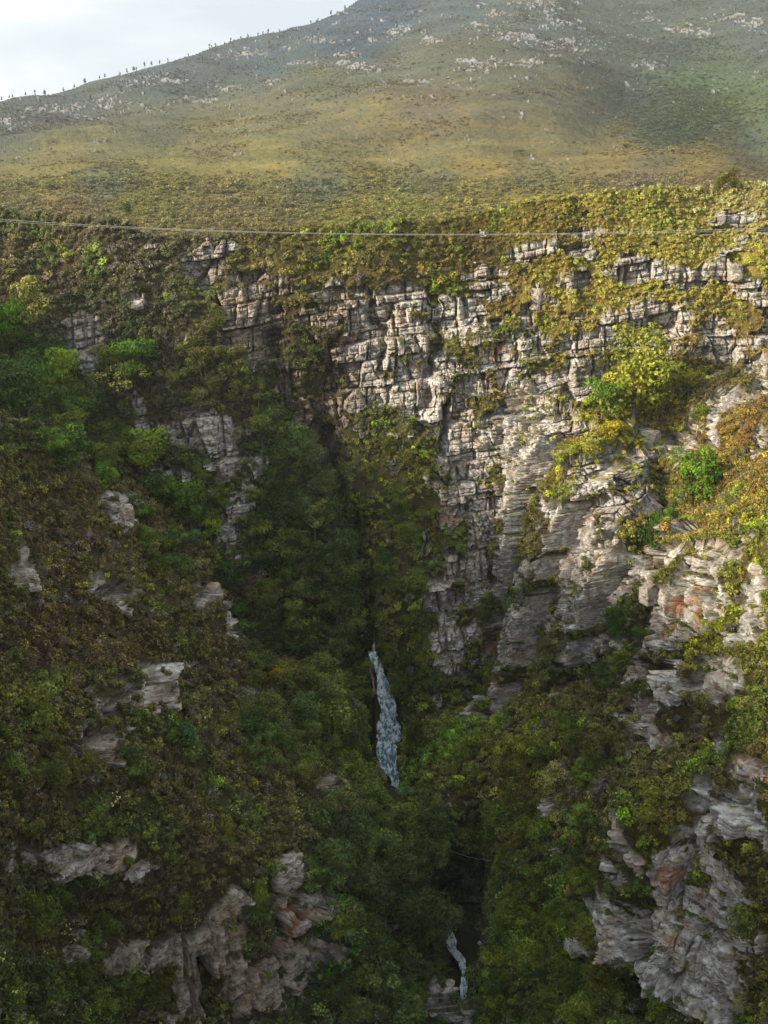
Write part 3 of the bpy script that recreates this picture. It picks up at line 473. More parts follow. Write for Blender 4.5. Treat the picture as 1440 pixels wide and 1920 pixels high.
rn = 0.4 * fbm(X, Y * .4, Z * 2.0, 16.0, 3, 301, .65) + .6 * fbm(X, Y * .25, Z * 2.4, 5.5, 3, 311, .7)
ROCK2 = sstep(.42, .50, Rk2 * .36 + rn * 1.15) * (V2 < 300)
lowf = fbm(X, Y, Z * .3, 120.0, 3, 321)
dz = 9 * fbm(X, Y, Z * 0, 90.0, 3, 331) * sstep(560, 900, Y) + 1.6 * fbm(X, Y, Z, 14.0, 4, 341) + .8 * fbm(X, Y, Z, 4.0, 3, 351) + ROCK2 * 2.6 * (.5 + fbm(X, Y, Z, 5, 2, 361))
PF2 = PF.copy(); PF2[..., 2] += dz * (.35 + .65 * sstep(450, 800, Y))
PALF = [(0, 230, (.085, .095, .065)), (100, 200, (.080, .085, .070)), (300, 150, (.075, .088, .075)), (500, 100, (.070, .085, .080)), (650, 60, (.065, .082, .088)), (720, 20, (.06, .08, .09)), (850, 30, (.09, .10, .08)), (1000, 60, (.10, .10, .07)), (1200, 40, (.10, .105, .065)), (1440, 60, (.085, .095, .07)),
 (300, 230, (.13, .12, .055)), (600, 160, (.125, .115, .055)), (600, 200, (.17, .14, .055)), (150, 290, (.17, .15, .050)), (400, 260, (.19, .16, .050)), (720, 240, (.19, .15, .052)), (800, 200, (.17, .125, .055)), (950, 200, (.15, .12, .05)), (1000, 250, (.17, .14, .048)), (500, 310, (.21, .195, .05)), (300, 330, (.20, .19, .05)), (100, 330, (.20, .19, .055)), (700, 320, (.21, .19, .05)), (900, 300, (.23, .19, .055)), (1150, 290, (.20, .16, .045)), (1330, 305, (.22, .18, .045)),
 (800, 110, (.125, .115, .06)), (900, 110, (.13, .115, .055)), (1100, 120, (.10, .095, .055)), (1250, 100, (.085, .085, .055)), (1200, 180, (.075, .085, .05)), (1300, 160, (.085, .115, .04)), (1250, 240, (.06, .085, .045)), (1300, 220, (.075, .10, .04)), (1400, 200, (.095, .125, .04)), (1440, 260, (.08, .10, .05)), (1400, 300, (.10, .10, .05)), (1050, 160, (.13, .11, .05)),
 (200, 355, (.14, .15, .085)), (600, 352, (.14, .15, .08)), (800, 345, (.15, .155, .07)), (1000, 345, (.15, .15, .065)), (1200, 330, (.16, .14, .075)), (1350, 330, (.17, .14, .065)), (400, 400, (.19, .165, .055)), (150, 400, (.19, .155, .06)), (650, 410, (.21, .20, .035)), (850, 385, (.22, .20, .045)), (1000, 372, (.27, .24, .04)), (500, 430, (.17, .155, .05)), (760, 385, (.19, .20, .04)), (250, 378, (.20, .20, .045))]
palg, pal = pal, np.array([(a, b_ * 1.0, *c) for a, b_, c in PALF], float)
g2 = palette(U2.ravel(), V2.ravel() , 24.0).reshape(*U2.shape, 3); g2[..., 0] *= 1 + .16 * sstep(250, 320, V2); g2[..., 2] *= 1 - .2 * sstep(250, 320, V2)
st = fbm(X * .35, Y, Z * 3, 30.0, 4, 371); g2 *= (.80 + .35 * st)[..., None] * (np.array([.90, .98, 1.12]) - (sstep(260, 120, V2) * .10)[..., None] * np.array([1.0, .1, -.6]))  # bluer with height: distance haze put into the ground colour
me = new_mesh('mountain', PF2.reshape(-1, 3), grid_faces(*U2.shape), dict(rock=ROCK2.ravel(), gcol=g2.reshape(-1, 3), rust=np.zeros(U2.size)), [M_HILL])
link('mountain', me, kind='structure'); print('mt', PF2.reshape(-1,3).min(0), PF2.reshape(-1,3).max(0))
du = np.gradient(PF2, axis=1); dv = np.gradient(PF2, axis=0); NF = np.cross(dv, du); NF /= np.linalg.norm(NF, axis=-1, keepdims=True) + 1e-9
NF *= np.sign(NF[..., 2:3] + 1e-9)
def far_at(u, v):
    j = int(np.clip(np.searchsorted(vs2, v), 0, len(vs2) - 1)); i = int(np.clip(np.searchsorted(us2, u), 0, len(us2) - 1)); return PF2[j, i]

# low ground under everything, out to the edge of the air
gv = np.array([(-3000, -60, -134), (3000, -60, -134), (3000, 3600, -134), (-3000, 3600, -134)], float)
ne = 24; gx, gy = np.meshgrid(np.linspace(-1800, 1800, ne), np.linspace(-300, 2900, ne)); gz = -134 + 1.0 * fbm(gx, gy, gx * 0, 400, 3, 3)
me = new_mesh('ground', np.stack([gx, gy, gz], -1).reshape(-1, 3), grid_faces(ne, ne), dict(rock=np.zeros(ne * ne), gcol=np.tile([.1, .1, .04], (ne * ne, 1)), rust=np.zeros(ne * ne)), [M_HILL])
link('ground', me, kind='structure')

# unseen high ground added past the left edge, shaped to shade the gorge
hx, hy = np.meshgrid(np.linspace(-640, -95, 110), np.linspace(-330, 400, 110)); HR = (hx + 360) / 250.0
hz = -30 + 76 * np.exp(-np.abs((hx + 300) / 175.0) ** 2.6) * sstep(400, 200, hy) * sstep(-330, -200, hy) + 5 * fbm(hx, hy, hx * 0, 40, 4, 900) + 42 * sstep(80, -80, hy) * sstep(-330, -200, hy) * np.exp(-np.abs((hx + 320) / 150.0) ** 2.6)
hz = hz - 130 * sstep(-.50, -.36, hx / np.maximum(hy + 60, 20)) * (hx > -260) * (hy > 0)
link('shade_hill', new_mesh('shade_hill', np.stack([hx, hy, hz], -1).reshape(-1, 3), grid_faces(110, 110), dict(rock=np.zeros(12100), gcol=np.tile([.11, .10, .04], (12100, 1)), rust=np.zeros(12100)), [M_GORGE]), kind='structure')

# ------------------------------------------------------------------ river
def river():
    vv = np.arange(1218, 2070, 3.0); cs = np.linspace(-1, 1, 13); VV, CC = np.meshgrid(vv, cs, indexing='ij')
    w = np.interp(VV, ra[:, 1], ra[:, 2]) * np.where(VV > 1600, .62, 1.0) * (.95 + .5 * fbm(VV, CC * 0 + np.sign(CC) * 3, CC * 0, 16, 3, 77)); c = np.interp(VV, ra[:, 1], ra[:, 0]) + 6.0 * fbm(VV, CC * 0, CC * 0, 25, 2, 78)
    T = tps(RM)(c, VV); Pm = ray(c, VV) * T[..., None]
    Pm[..., 0] += CC * w / FPX * T
    Pm[..., 2] += -0.35 + .22 * fbm(Pm[..., 0], Pm[..., 1], Pm[..., 2], 1.3, 3, 79)
    foam = .55 + .45 * fbm(Pm[..., 0], Pm[..., 1] * .5, Pm[..., 2], 2.5, 2, 80) + np.where(VV > 1600, .22, 0)
    link('river_water', new_mesh('river', Pm.reshape(-1, 3), grid_faces(*VV.shape), dict(foam=foam.ravel()), [M_WATER], True), kind='structure')
river()

# ------------------------------------------------------------------ foliage building
def leaf_quads(C, Nn, size, r, aspect=0.6, drop=0.0):
    """one small bent-ended rhombus per centre"""
    n = len(C); a = r.normal(size=(n, 3)); Nn = Nn + r.normal(scale=.42, size=(n, 3)); Nn /= np.linalg.norm(Nn, axis=1, keepdims=True) + 1e-9
    t = np.cross(Nn, a); t /= np.linalg.norm(t, axis=1, keepdims=True) + 1e-9; b_ = np.cross(Nn, t)
    s = (size * r.uniform(.6, 1.35, n))[:, None] if np.ndim(size) == 0 else (size * r.uniform(.6, 1.35, n))[:, None]
    V = np.stack([C - t * s, C - b_ * s * aspect + Nn * s * .15, C + t * s, C + b_ * s * aspect + Nn * s * .15], 1).reshape(-1, 3)
    return V, np.arange(4 * n).reshape(n, 4)
def tube_np(pts, rad, sides=5):
    pts = np.array(pts, float); k = len(pts); V = []; F = []
    for i in range(k):
        d = pts[min(i + 1, k - 1)] - pts[max(i - 1, 0)]; d /= np.linalg.norm(d) + 1e-9
        a = np.cross(d, (0.3, 0.9, 0.2)); a /= np.linalg.norm(a); b_ = np.cross(d, a)
        for s in range(sides): an = 2 * math.pi * s / sides; V.append(pts[i] + rad[i] * (a * math.cos(an) + b_ * math.sin(an)))
    for i in range(k - 1):
        for s in range(sides): F.append((i * sides + s, i * sides + (s + 1) % sides, (i + 1) * sides + (s + 1) % sides, (i + 1) * sides + s))
    return np.array(V), np.array(F)
class MB:
    def __init__(s): s.V = []; s.F = []; s.C = []; s.n = 0
    def add(s, V, F, C):
        s.V.append(V); s.F.append(F + s.n); s.C.append(np.broadcast_to(np.asarray(C, float), (len(V), 4))); s.n += len(V)
    def build(s, name, m): return new_mesh(name, np.concatenate(s.V), np.concatenate(s.F), dict(lc=np.concatenate(s.C)), [m])
def lobe_points(r, c, rad, n, up=.35, flat=1.0):
    d = r.normal(size=(n, 3)); d[:, 2] += up; d /= np.linalg.norm(d, axis=1, keepdims=True)
    rr = rad * (r.uniform(.55, 1.0, n) ** .5); p = c + d * rr[:, None] * np.array([1, 1, flat]); return p, d
def var_col(r, n, amp=.36, hue=.12):
    k = 1 + amp * r.normal(size=n); h = hue * r.normal(size=n)
    c = np.stack([k * (1 + h), k, k * (1 - h * .8), np.zeros(n)], 1); c[:, :3] = np.clip(c[:, :3], .35, 2.0); return np.repeat(c, 4, 0)
TWIG = (.20, .165, .125, 1)
def shrub_mesh(name, seed, kind):
    r = np.random.default_rng(seed); mb = MB()
    if kind == 'heath':           # many fine upright sprigs in a low dome
        for q in range(30):
            a = r.uniform(0, 6.28); rr = r.uniform(0, .85) ** .6 * .9; base = np.array([math.cos(a) * rr * .55, math.sin(a) * rr * .55, 0.0])
            tip = np.array([math.cos(a) * rr, math.sin(a) * rr, (1.0 - .55 * rr * rr) * r.uniform(.6, 1.15)])
            n = 9; f = r.uniform(.25, 1, n)[:, None]; C = base + (tip - base) * f + r.normal(scale=.07, size=(n, 3)); nn = np.tile([math.cos(a) * rr, math.sin(a) * rr, .6], (n, 1))
            V, F = leaf_quads(C, nn, .13, r, .5); mb.add(V, F, var_col(r, n) * np.r_[np.full(3, r.uniform(.5, 1.75)), 1])
            if q % 4 == 0: V, F = tube_np([base, tip * .98], [.02, .008], 3); mb.add(V, F, TWIG)
    elif kind == 'bush':          # lobed broad-leaved bush
        for q in range(9):
            a = r.uniform(0, 6.28); rr = r.uniform(.1, .6); c = np.array([math.cos(a) * rr, math.sin(a) * rr, r.uniform(.3, .75)]); rad = r.uniform(.28, .45)
            p, d = lobe_points(r, c, rad, 34, .4, .85); V, F = leaf_quads(p, d, .125, r, .65); mb.add(V, F, var_col(r, 34) * np.r_[np.full(3, r.uniform(.55, 1.6)), 1])
        for q in range(4): a = r.uniform(0, 6.28); V, F = tube_np([(0, 0, -.1), (math.cos(a) * .4, math.sin(a) * .4, .6)], [.04, .012], 3); mb.add(V, F, TWIG)
    elif kind == 'restio':        # tufted reeds and grass
        for q in range(150):
            a = r.uniform(0, 6.28); rr = r.uniform(0, .35); b_ = np.array([math.cos(a) * rr, math.sin(a) * rr, 0]); a2 = a + r.normal(scale=.6); l = r.uniform(.5, 1.1)
            tip = b_ + np.array([math.cos(a2) * .45 * l, math.sin(a2) * .45 * l, l]); sd = np.array([-math.sin(a2), math.cos(a2), 0]) * .022
            V = np.array([b_ - sd, b_ + sd, tip + sd * .7, tip - sd * .7]); k = r.uniform(.6, 1.5); mb.add(V, np.array([[0, 1, 2, 3]]), (k, k, k * .8, 0))
    elif kind == 'twiggy':        # half bare, grey
        for q in range(30):
            a = r.uniform(0, 6.28); e = r.uniform(.3, 1.3); l = r.uniform(.6, 1.1); tip = np.array([math.cos(a) * math.cos(e), math.sin(a) * math.cos(e), math.sin(e)]) * l
            mid = tip * .5 + r.normal(scale=.06, size=3); V, F = tube_np([(0, 0, 0), mid, tip], [.022, .014, .006], 3); mb.add(V, F, (.30, .26, .22, 1))
            for _ in range(2): t2 = mid + r.normal(scale=.25, size=3) + tip * .2; V, F = tube_np([mid, t2], [.012, .005], 3); mb.add(V, F, (.28, .24, .20, 1))
            n = 7; C = tip * r.uniform(.6, 1.05, n)[:, None] + r.normal(scale=.09, size=(n, 3)); V, F = leaf_quads(C, np.tile(tip, (n, 1)), .06, r); mb.add(V, F, var_col(r, n))
    elif kind == 'flower':        # protea-like bush, pale flower heads at the tips
        for q in range(26):
            a = r.uniform(0, 6.28); rr = r.uniform(0, .9) ** .7; tip = np.array([math.cos(a) * rr, math.sin(a) * rr, 1.0 - .6 * rr * rr + r.normal() * .06]); n = 11
            C = tip * r.uniform(.55, 1, n)[:, None] + r.normal(scale=.085, size=(n, 3)); V, F = leaf_quads(C, np.tile(tip, (n, 1)), .12, r, .5); mb.add(V, F, var_col(r, n))
            V, F = tube_np([(0, 0, 0), tip * .95], [.022, .01], 3); mb.add(V, F, TWIG)
            if q % 2 == 0:
                n = 9; C = tip * 1.03 + r.normal(scale=.035, size=(n, 3)); V, F = leaf_quads(C, np.tile(tip, (n, 1)), .05, r, .7); k = r.uniform(.8, 1.15)
                mb.add(V, F, (.62 * k, .60 * k, .24 * k, 1))
    return mb.build(name, M_LEAF)
KINDS = ['heath', 'heath', 'heath', 'bush', 'bush', 'bush', 'restio', 'restio', 'twiggy', 'flower', 'flower']
SH = [shrub_mesh('shrub_leaves', 500 + i, k) for i, k in enumerate(KINDS)]
protos = bpy.data.collections.new('shrub_kinds')
for i, me in enumerate(SH): o = bpy.data.objects.new('kind_%02d' % i, me); protos.objects.link(o)

def scatter_group(coll):
    g = bpy.data.node_groups.new('scatter', 'GeometryNodeTree'); g.interface.new_socket('Geometry', in_out='INPUT', socket_type='NodeSocketGeometry'); g.interface.new_socket('Geometry', in_out='OUTPUT', socket_type='NodeSocketGeometry')
    n = g.nodes.new; gi, go = n('NodeGroupInput'), n('NodeGroupOutput'); ip = n('GeometryNodeInstanceOnPoints'); ci = n('GeometryNodeCollectionInfo')
    ci.inputs['Collection'].default_value = coll; ci.inputs['Separate Children'].default_value = True; ci.inputs['Reset Children'].default_value = True
    ip.inputs['Pick Instance'].default_value = True
    def at(nm, ty): a = n('GeometryNodeInputNamedAttribute'); a.data_type = ty; a.inputs['Name'].default_value = nm; return [s for s in a.outputs if s.enabled and s.name == 'Attribute'][0]
    L_ = g.links.new; L_(gi.outputs[0], ip.inputs['Points']); L_(ci.outputs[0], ip.inputs['Instance']); L_(at('pick', 'INT'), ip.inputs['Instance Index'])
    L_(at('rot', 'FLOAT_VECTOR'), ip.inputs['Rotation']); L_(at('scl', 'FLOAT_VECTOR'), ip.inputs['Scale']); L_(ip.outputs[0], go.inputs[0]); return g
SG = scatter_group(protos)
def stuff(name, P, rot, scl, pick, tint, label, cat, group_=SG):
    me = bpy.data.meshes.new(name); me.vertices.add(len(P)); me.vertices.foreach_set('co', np.ascontiguousarray(P, np.float32).ravel())
    for nm, ty, arr, key in (('rot', 'FLOAT_VECTOR', rot, 'vector'), ('scl', 'FLOAT_VECTOR', scl, 'vector'), ('tint', 'FLOAT_COLOR', np.c_[tint, np.ones(len(P))], 'color')):
        a = me.attributes.new(nm, ty, 'POINT'); a.data.foreach_set(key, np.ascontiguousarray(arr, np.float32).ravel())
    a = me.attributes.new('pick', 'INT', 'POINT'); a.data.foreach_set('value', pick.astype(np.int32)); a = me.attributes.new('inst', 'FLOAT', 'POINT'); a.data.foreach_set('value', np.ones(len(P), np.float32))
    me.update(); o = link(name, me, kind='stuff', label=label, category=cat); m = o.modifiers.new('scatter', 'NODES'); m.node_group = group_; return o
def euler_up(n, tilt, r):
    """Euler XYZ that leans +Z part way to the ground normal, spun at random"""
    ax = np.arctan2(-n[:, 1] * tilt, 1.0); ay = np.arctan2(n[:, 0] * tilt, 1.0); return np.stack([ax, ay, r.uniform(0, 6.28, len(n))], 1)

# ------------------------------------------------------------------ shrub cover of the gorge
pal = palg
r = np.random.default_rng(99)
ok = keepv.copy(); ok[:, :] &= (near_river < .3)
cell = np.linalg.norm(np.cross(np.gradient(P2, axis=0), np.gradient(P2, axis=1)), axis=-1)
dist = np.linalg.norm(P2, axis=-1); px_area = cell / (dist / FPX) ** 2
cell = np.minimum(cell, np.where(V < 640, 220, 40) * (dist / FPX) ** 2 * (np.gradient(us)[None] * np.gradient(vs)[:, None]) / 2.4)
rad_m = np.clip(.62 + dist / 330.0, .75, 1.55) * (1 - .28 * sstep(350, 430, dist))                         # typical shrub radius there
rad_m *= 1 - .30 * sstep(520, 440, V)
rad_m *= 1 - .36 * sstep(760, 950, U) * (1 - sstep(820, 1000, V))
dens = cell / (rad_m ** 2) * np.where(V < 640, np.where(U < 420, 2.6, 1.7), 1.8)
dens *= np.where(ROCKV > .5, np.where(V > 1000, .10, .045), 1.0) * ok * (1 - .55 * sstep(.40, .62, RK))
dens[(U < -300) | (U > 1750)] *= .5
tot = dens.sum(); NS = int(min(tot, 140000)); print('shrubs', tot)
idx = r.choice(U.size, NS, p=(dens / tot).ravel())
SP = P2.reshape(-1, 3)[idx] + r.normal(scale=.12, size=(NS, 3)); SN = N2.reshape(-1, 3)[idx]; su, sv_ = U.ravel()[idx], V.ravel()[idx]
sr = rad_m.ravel()[idx] * np.exp(np.clip(.42 * r.normal(size=NS) - .16, -1, .48)) * (1 - .38 * sstep(.22, .42, rockf.ravel()[idx])) * np.where(ROCKV.ravel()[idx] > .5, .5, 1) * .82
st_ = palette(su, sv_) * np.where(((su < 600) & (sv_ > 780))[:, None], np.array([1.10, 1.0, 1.02]), np.array([1.13, 1.16, 1.05])) * (1.25 + .45 * sstep(800, 1000, sv_) * np.exp(-((su - 700) / 420) ** 2))[:, None]  # cover deep in the gorge brightened by colour, making up for weak skylight
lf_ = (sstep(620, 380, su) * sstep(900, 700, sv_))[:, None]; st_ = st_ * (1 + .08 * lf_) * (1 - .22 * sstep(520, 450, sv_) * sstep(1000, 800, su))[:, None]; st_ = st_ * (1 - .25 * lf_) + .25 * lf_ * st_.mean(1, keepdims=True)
ncl = fbm(SP[:, 0], SP[:, 1], SP[:, 2], 7.0, 3, 401); ncl2 = fbm(SP[:, 0], SP[:, 1], SP[:, 2], 5.0, 3, 411)
green = sstep(.05, .35, ncl)[:, None]; brown = sstep(.08, .4, ncl2)[:, None] * np.where(su < 620, .38, 1.0)[:, None]
st_ = st_ * (1 - green * .7) + green * .7 * (st_ * np.array([.75, 1.22, .55]))
st_ = st_ * (1 - brown * .6) + brown * .6 * (st_ * np.array([1.05, .80, .85]))
st_ *= np.exp(.22 * r.normal(size=(NS, 1)))
acc = r.random(NS); st_[acc < .07] = st_[acc < .07] * np.array([1.5, 1.7, .8]); lo_ = (sv_ > 700) & (acc > .2) & (acc < .30); st_[lo_] *= np.array([1.6, 1.75, .8]); st_[(acc > .07) & (acc < .12) & (su > 600)] *= np.array([1.5, 1.2, 1.1]); st_[(acc > .12) & (acc < .16)] = (.16, .15, .12)
st_ = np.clip(st_, .012, .5)
heathy = sstep(-.2, .3, ncl2) ; pk = np.where(r.random(NS) < .25 + .45 * heathy, r.choice([0, 1, 2, 6, 7, 8], NS, p=[.25, .25, .24, .09, .09, .08]), r.choice([3, 4, 5, 9, 10], NS, p=[.32, .32, .32, .02, .02]))
gr_ = (su > 850) & (sv_ < 640) & (r.random(NS) < .5); pk[gr_] = r.choice([0, 1, 6, 7, 9], gr_.sum())
sr *= np.where((pk == 6) | (pk == 7), .7, 1.0); sz = np.stack([sr, sr, sr * r.uniform(.7, 1.2, NS)], 1); ro = euler_up(SN, .55, r)
# the three hundred that show largest become things of their own
pxs = sr / dist.ravel()[idx]; facing = -(SN * (SP / np.linalg.norm(SP, axis=1, keepdims=True))).sum(1)
cand = np.where((su > 12) & (su < 1428) & (sv_ > 440) & (sv_ < 1905) & (facing > .25))[0]; cand = cand[np.argsort(-pxs[cand])][:1300]
SPu, SPv, _ = proj(SP)
pick_, taken = [], []
for c in cand:
    if all((SPu[c] - a) ** 2 + (SPv[c] - b_) ** 2 > 17 ** 2 for a, b_ in taken): pick_.append(c); taken.append((SPu[c], SPv[c]))
    if len(pick_) == 300: break
ind = np.zeros(NS, bool); ind[pick_] = True
AREAS = [((0, 480, 60, 400), 'x')]
LAND = [(100, 900, 'on the upper left spur below the gully trees'), (100, 1100, 'by the grey boulder at the left edge'), (200, 1200, 'above the slanting dark crag on the left spur'), (80, 1480, 'below the round olive tree at the left edge'), (300, 1500, 'on the broad near left slope'), (480, 1400, 'between the slanting crag and the river'), (560, 1560, 'on the slope above the lower left cliff'), (150, 1580, 'just above the long low rock band at the left edge'), (350, 1600, 'at the top of the lower left cliff'), (150, 1720, 'under the long low rock band at the left edge'), (420, 1700, 'hanging on the lower left cliff'), (150, 1880, 'in the bottom left corner'), (700, 1680, 'on the wooded slope left of the lower cascade'), (650, 1880, 'right of the square block of the lower left cliff'), (960, 1800, 'on the slope right of the lower cascade'), (1100, 1700, 'left of the near right crag'), (1300, 1330, 'among the grey boulders of the near right spur'), (1400, 1450, 'on top of the near right crag'), (1320, 1650, 'on a ledge of the near right crag'), (1420, 1800, 'at the foot of the near right crag by the right edge'), (1180, 1500, 'on the shoulder left of the near right crag'), (400, 1120, 'beside the pale knob at the end of the left spur'), (1200, 1430, 'below the grey boulders on the near right spur'), (1400, 1150, 'beside the reddish rib at the right edge')]
KN = {0: 'fine-leaved shrub', 1: 'fine-leaved shrub', 2: 'fine-leaved shrub', 3: 'broad-leaved bush', 4: 'broad-leaved bush', 5: 'broad-leaved bush', 6: 'reedy tuft', 7: 'reedy tuft', 8: 'half-bare twiggy shrub', 9: 'pale-flowered shrub', 10: 'pale-flowered shrub'}
def cname(c):
    if c[0] > c[1] * 1.25: return 'brown'
    if c[1] > c[0] * 1.12: return 'green'
    return 'yellowish' if c.sum() > .24 else 'olive'
for c in pick_:
    o = link('shrub', SH[pk[c]]); o.location = SP[c]; o.rotation_euler = ro[c]; o.scale = sz[c]; o.color = (*st_[c], 1)
    la = min(LAND, key=lambda q: (q[0] - SPu[c]) ** 2 + (q[1] - SPv[c]) ** 2)[2]; psz = pxs[c] * FPX; lb = '%s %s %s %s' % ('large' if psz > 27 else 'medium' if psz > 22 else 'small', cname(st_[c]), KN[int(pk[c])], la)
    o['label'] = lb; o['category'] = 'shrub'; o['group'] = 'shrubs ' + la
q = ~ind
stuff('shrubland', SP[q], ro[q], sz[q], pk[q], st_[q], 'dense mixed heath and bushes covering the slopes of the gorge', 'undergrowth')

# ------------------------------------------------------------------ heath of the plain and the mountain
r = np.random.default_rng(123); pal = np.array([(a, b_, *c) for a, b_, c in PALF], float)
cl = fbm(PF2[..., 0], PF2[..., 1], PF2[..., 2], 45.0, 4, 421); okf = (V2 > sky_v + 2) & (PF2[..., 1] > 380)
cf = np.linalg.norm(np.cross(np.gradient(PF2, axis=0), np.gradient(PF2, axis=1)), axis=-1)
band = np.exp(-((V2 - 352) / 16.0) ** 2) + .5 * (V2 > 375) + 1.0 * np.exp(-(((U2 - 1290) / 120) ** 2 + ((V2 - 220) / 70) ** 2))
df = cf ** .62 * (.05 + sstep(-.05, .35, cl) + 1.6 * band) * okf * (1 - .8 * ROCK2); df[(U2 < -120) | (U2 > 1560)] *= .2
NFH = 38000; idx = r.choice(U2.size, NFH, p=(df / df.sum()).ravel()); FP = PF2.reshape(-1, 3)[idx]; fu, fv = U2.ravel()[idx], V2.ravel()[idx]
fr = np.where(fv < 320, .8, np.where(fv > 372, 1.25, 1.0)) * np.clip(.9 + FP[:, 1] / 900.0, .8, 2.1) * np.exp(.35 * r.normal(size=NFH)) * (.62 + .5 * band.ravel()[idx]) ; ft = palette(fu, fv, 24.0) * np.where(fv > 335, 1.15, 1.2)[:, None] * np.exp(.20 * r.normal(size=(NFH, 1))) * np.array([1.0, .93, .85])
gg = (band.ravel()[idx] > .5) & (r.random(NFH) < .4); ft[gg] = ft[gg] * np.array([.85, .92, 1.15])
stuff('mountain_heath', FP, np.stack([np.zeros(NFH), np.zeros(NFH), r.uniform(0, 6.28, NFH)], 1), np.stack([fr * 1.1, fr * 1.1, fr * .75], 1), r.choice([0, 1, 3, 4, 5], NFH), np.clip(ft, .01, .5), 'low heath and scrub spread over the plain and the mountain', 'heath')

# ------------------------------------------------------------------ trees
def crown_and_trunk(seed, kind):
    """unit tree: height 1, base at origin -> crown mesh, trunk mesh, flower mesh or None"""
    r = np.random.default_rng(seed); cb, tb, fb = MB(), MB(), MB(); lobes = []
    bark = (.17, .14, .11, 1)
    if kind == 'broad':     lobes = [(np.array([math.cos(a) * q, math.sin(a) * q, h]), rd) for a, q, h, rd in [(r.uniform(0, 6.28), r.uniform(.05, .38), r.uniform(.34, .86), r.uniform(.13, .22)) for _ in range(17)]]; nl, ls, fl = 230, .019, .75
    elif kind == 'feather': lobes = [(np.array([math.cos(a) * q, math.sin(a) * q, h]), rd) for a, q, h, rd in [(r.uniform(0, 6.28), r.uniform(0, .36) * (1.15 - .55 * h_), h_, r.uniform(.10, .17)) for h_ in r.uniform(.25, .92, 24)]]; nl, ls, fl = 190, .015, 1.0
    elif kind == 'dome':    lobes = [(np.array([math.cos(a) * q, math.sin(a) * q, .78 - .9 * q * q + r.uniform(-.06, .05)]), r.uniform(.12, .18)) for a, q in [(r.uniform(0, 6.28), r.uniform(0, .52) ** .8) for _ in range(24)]]; nl, ls, fl = 170, .018, .7
    elif kind == 'cone':    lobes = [(np.array([math.cos(a) * q, math.sin(a) * q, h_]), .07 + .12 * (1 - h_)) for h_, a, q in [(h_, r.uniform(0, 6.28), r.uniform(.3, 1) * .26 * (1.05 - h_)) for h_ in r.uniform(.12, .96, 26)]]; nl, ls, fl = 160, .017, 1.1
    elif kind == 'spread':  lobes = [(np.array([math.cos(a) * q, math.sin(a) * q, h]), rd) for a, q, h, rd in [(r.uniform(0, 6.28), r.uniform(.05, .5), r.uniform(.55, .88), r.uniform(.11, .18)) for _ in range(20)]]; nl, ls, fl = 190, .018, .6
    elif kind == 'bare':    lobes = [(np.array([math.cos(a) * q, math.sin(a) * q, h]), .12) for a, q, h in [(r.uniform(0, 6.28), r.uniform(.1, .45), r.uniform(.4, .9)) for _ in range(14)]]; nl, ls, fl = 46, .015, .8; bark = (.36, .33, .29, 1)
    for c, rd in lobes:
        k = r.uniform(.58, 1.5); h = r.normal() * .08
        n2 = int(nl * .85 * r.uniform(.7, 1.2)); p, d = lobe_points(r, c, rd, n2, .3, fl)
        p += .25 * rd * np.stack([vn(p[:, 0] / rd * 2.2, p[:, 1] / rd * 2.2, p[:, 2] / rd * 2.2, s_) for s_ in (1, 2, 3)], 1)
        V_, F_ = leaf_quads(p, d, ls * 1.3, r, .62); col = var_col(r, n2, .22, .08) * np.array([k * (1 + h), k, k * (1 - h), 1]); cb.add(V_, F_, col)
        if kind == 'dome' and seed % 2 or kind == 'feather' and seed % 5 == 4:
            n3 = 34; p, d = lobe_points(r, c, rd * 1.1, n3, 1.1, fl)
            for s_ in range(3):
                V_, F_ = leaf_quads(p + r.normal(scale=.012, size=p.shape), d, .016, r, .7); fb.add(V_, F_, np.repeat(np.c_[np.array([[.60, .56, .17]]) * r.uniform(.75, 1.2, (n3, 1)), np.ones(n3)], 4, 0))
    lean = r.normal(scale=.05, size=2); top = .6
    V_, F_ = tube_np([(0, 0, -.12), (0, 0, .06), (lean[0] * .4, lean[1] * .4, .28), (lean[0], lean[1], top)], [.030, .024, .018, .010], 6); tb.add(V_, F_, bark)
    for c, rd in lobes[::2]:
        h0 = min(.5, c[2] * r.uniform(.35, .65)); b0 = np.array([lean[0] * h0 / top, lean[1] * h0 / top, h0]); md = b0 * .5 + c * .5 + np.array([0, 0, .03]); V_, F_ = tube_np([b0, md, c], [.011, .008, .003], 4); tb.add(V_, F_, bark)
        if kind == 'bare':
            for _ in range(4): t2 = c + r.normal(scale=.09, size=3); V_, F_ = tube_np([md, (md + t2) / 2 + r.normal(scale=.02, size=3), t2], [.006, .004, .002], 3); tb.add(V_, F_, bark)
    return cb.build('crown', M_LEAF), tb.build('trunk', M_LEAF), (fb.build('flower_heads', M_LEAF) if fb.V else None)
TR = {}
def tree_kind(kind, v, fl=False):
    seeds = dict(broad=[11, 12, 13, 14], feather=[21, 22, 23], dome=[30, 32, 40], cone=[50, 52, 53], spread=[61, 62, 63], bare=[71, 72])
    sd = seeds[kind][v % len(seeds[kind])] if not fl else {'dome': [31, 33], 'feather': [24, 29]}[kind][v % 2]
    if (kind, sd) not in TR: TR[(kind, sd)] = crown_and_trunk(sd, kind)
    return TR[(kind, sd)]
rt = random.Random(5)
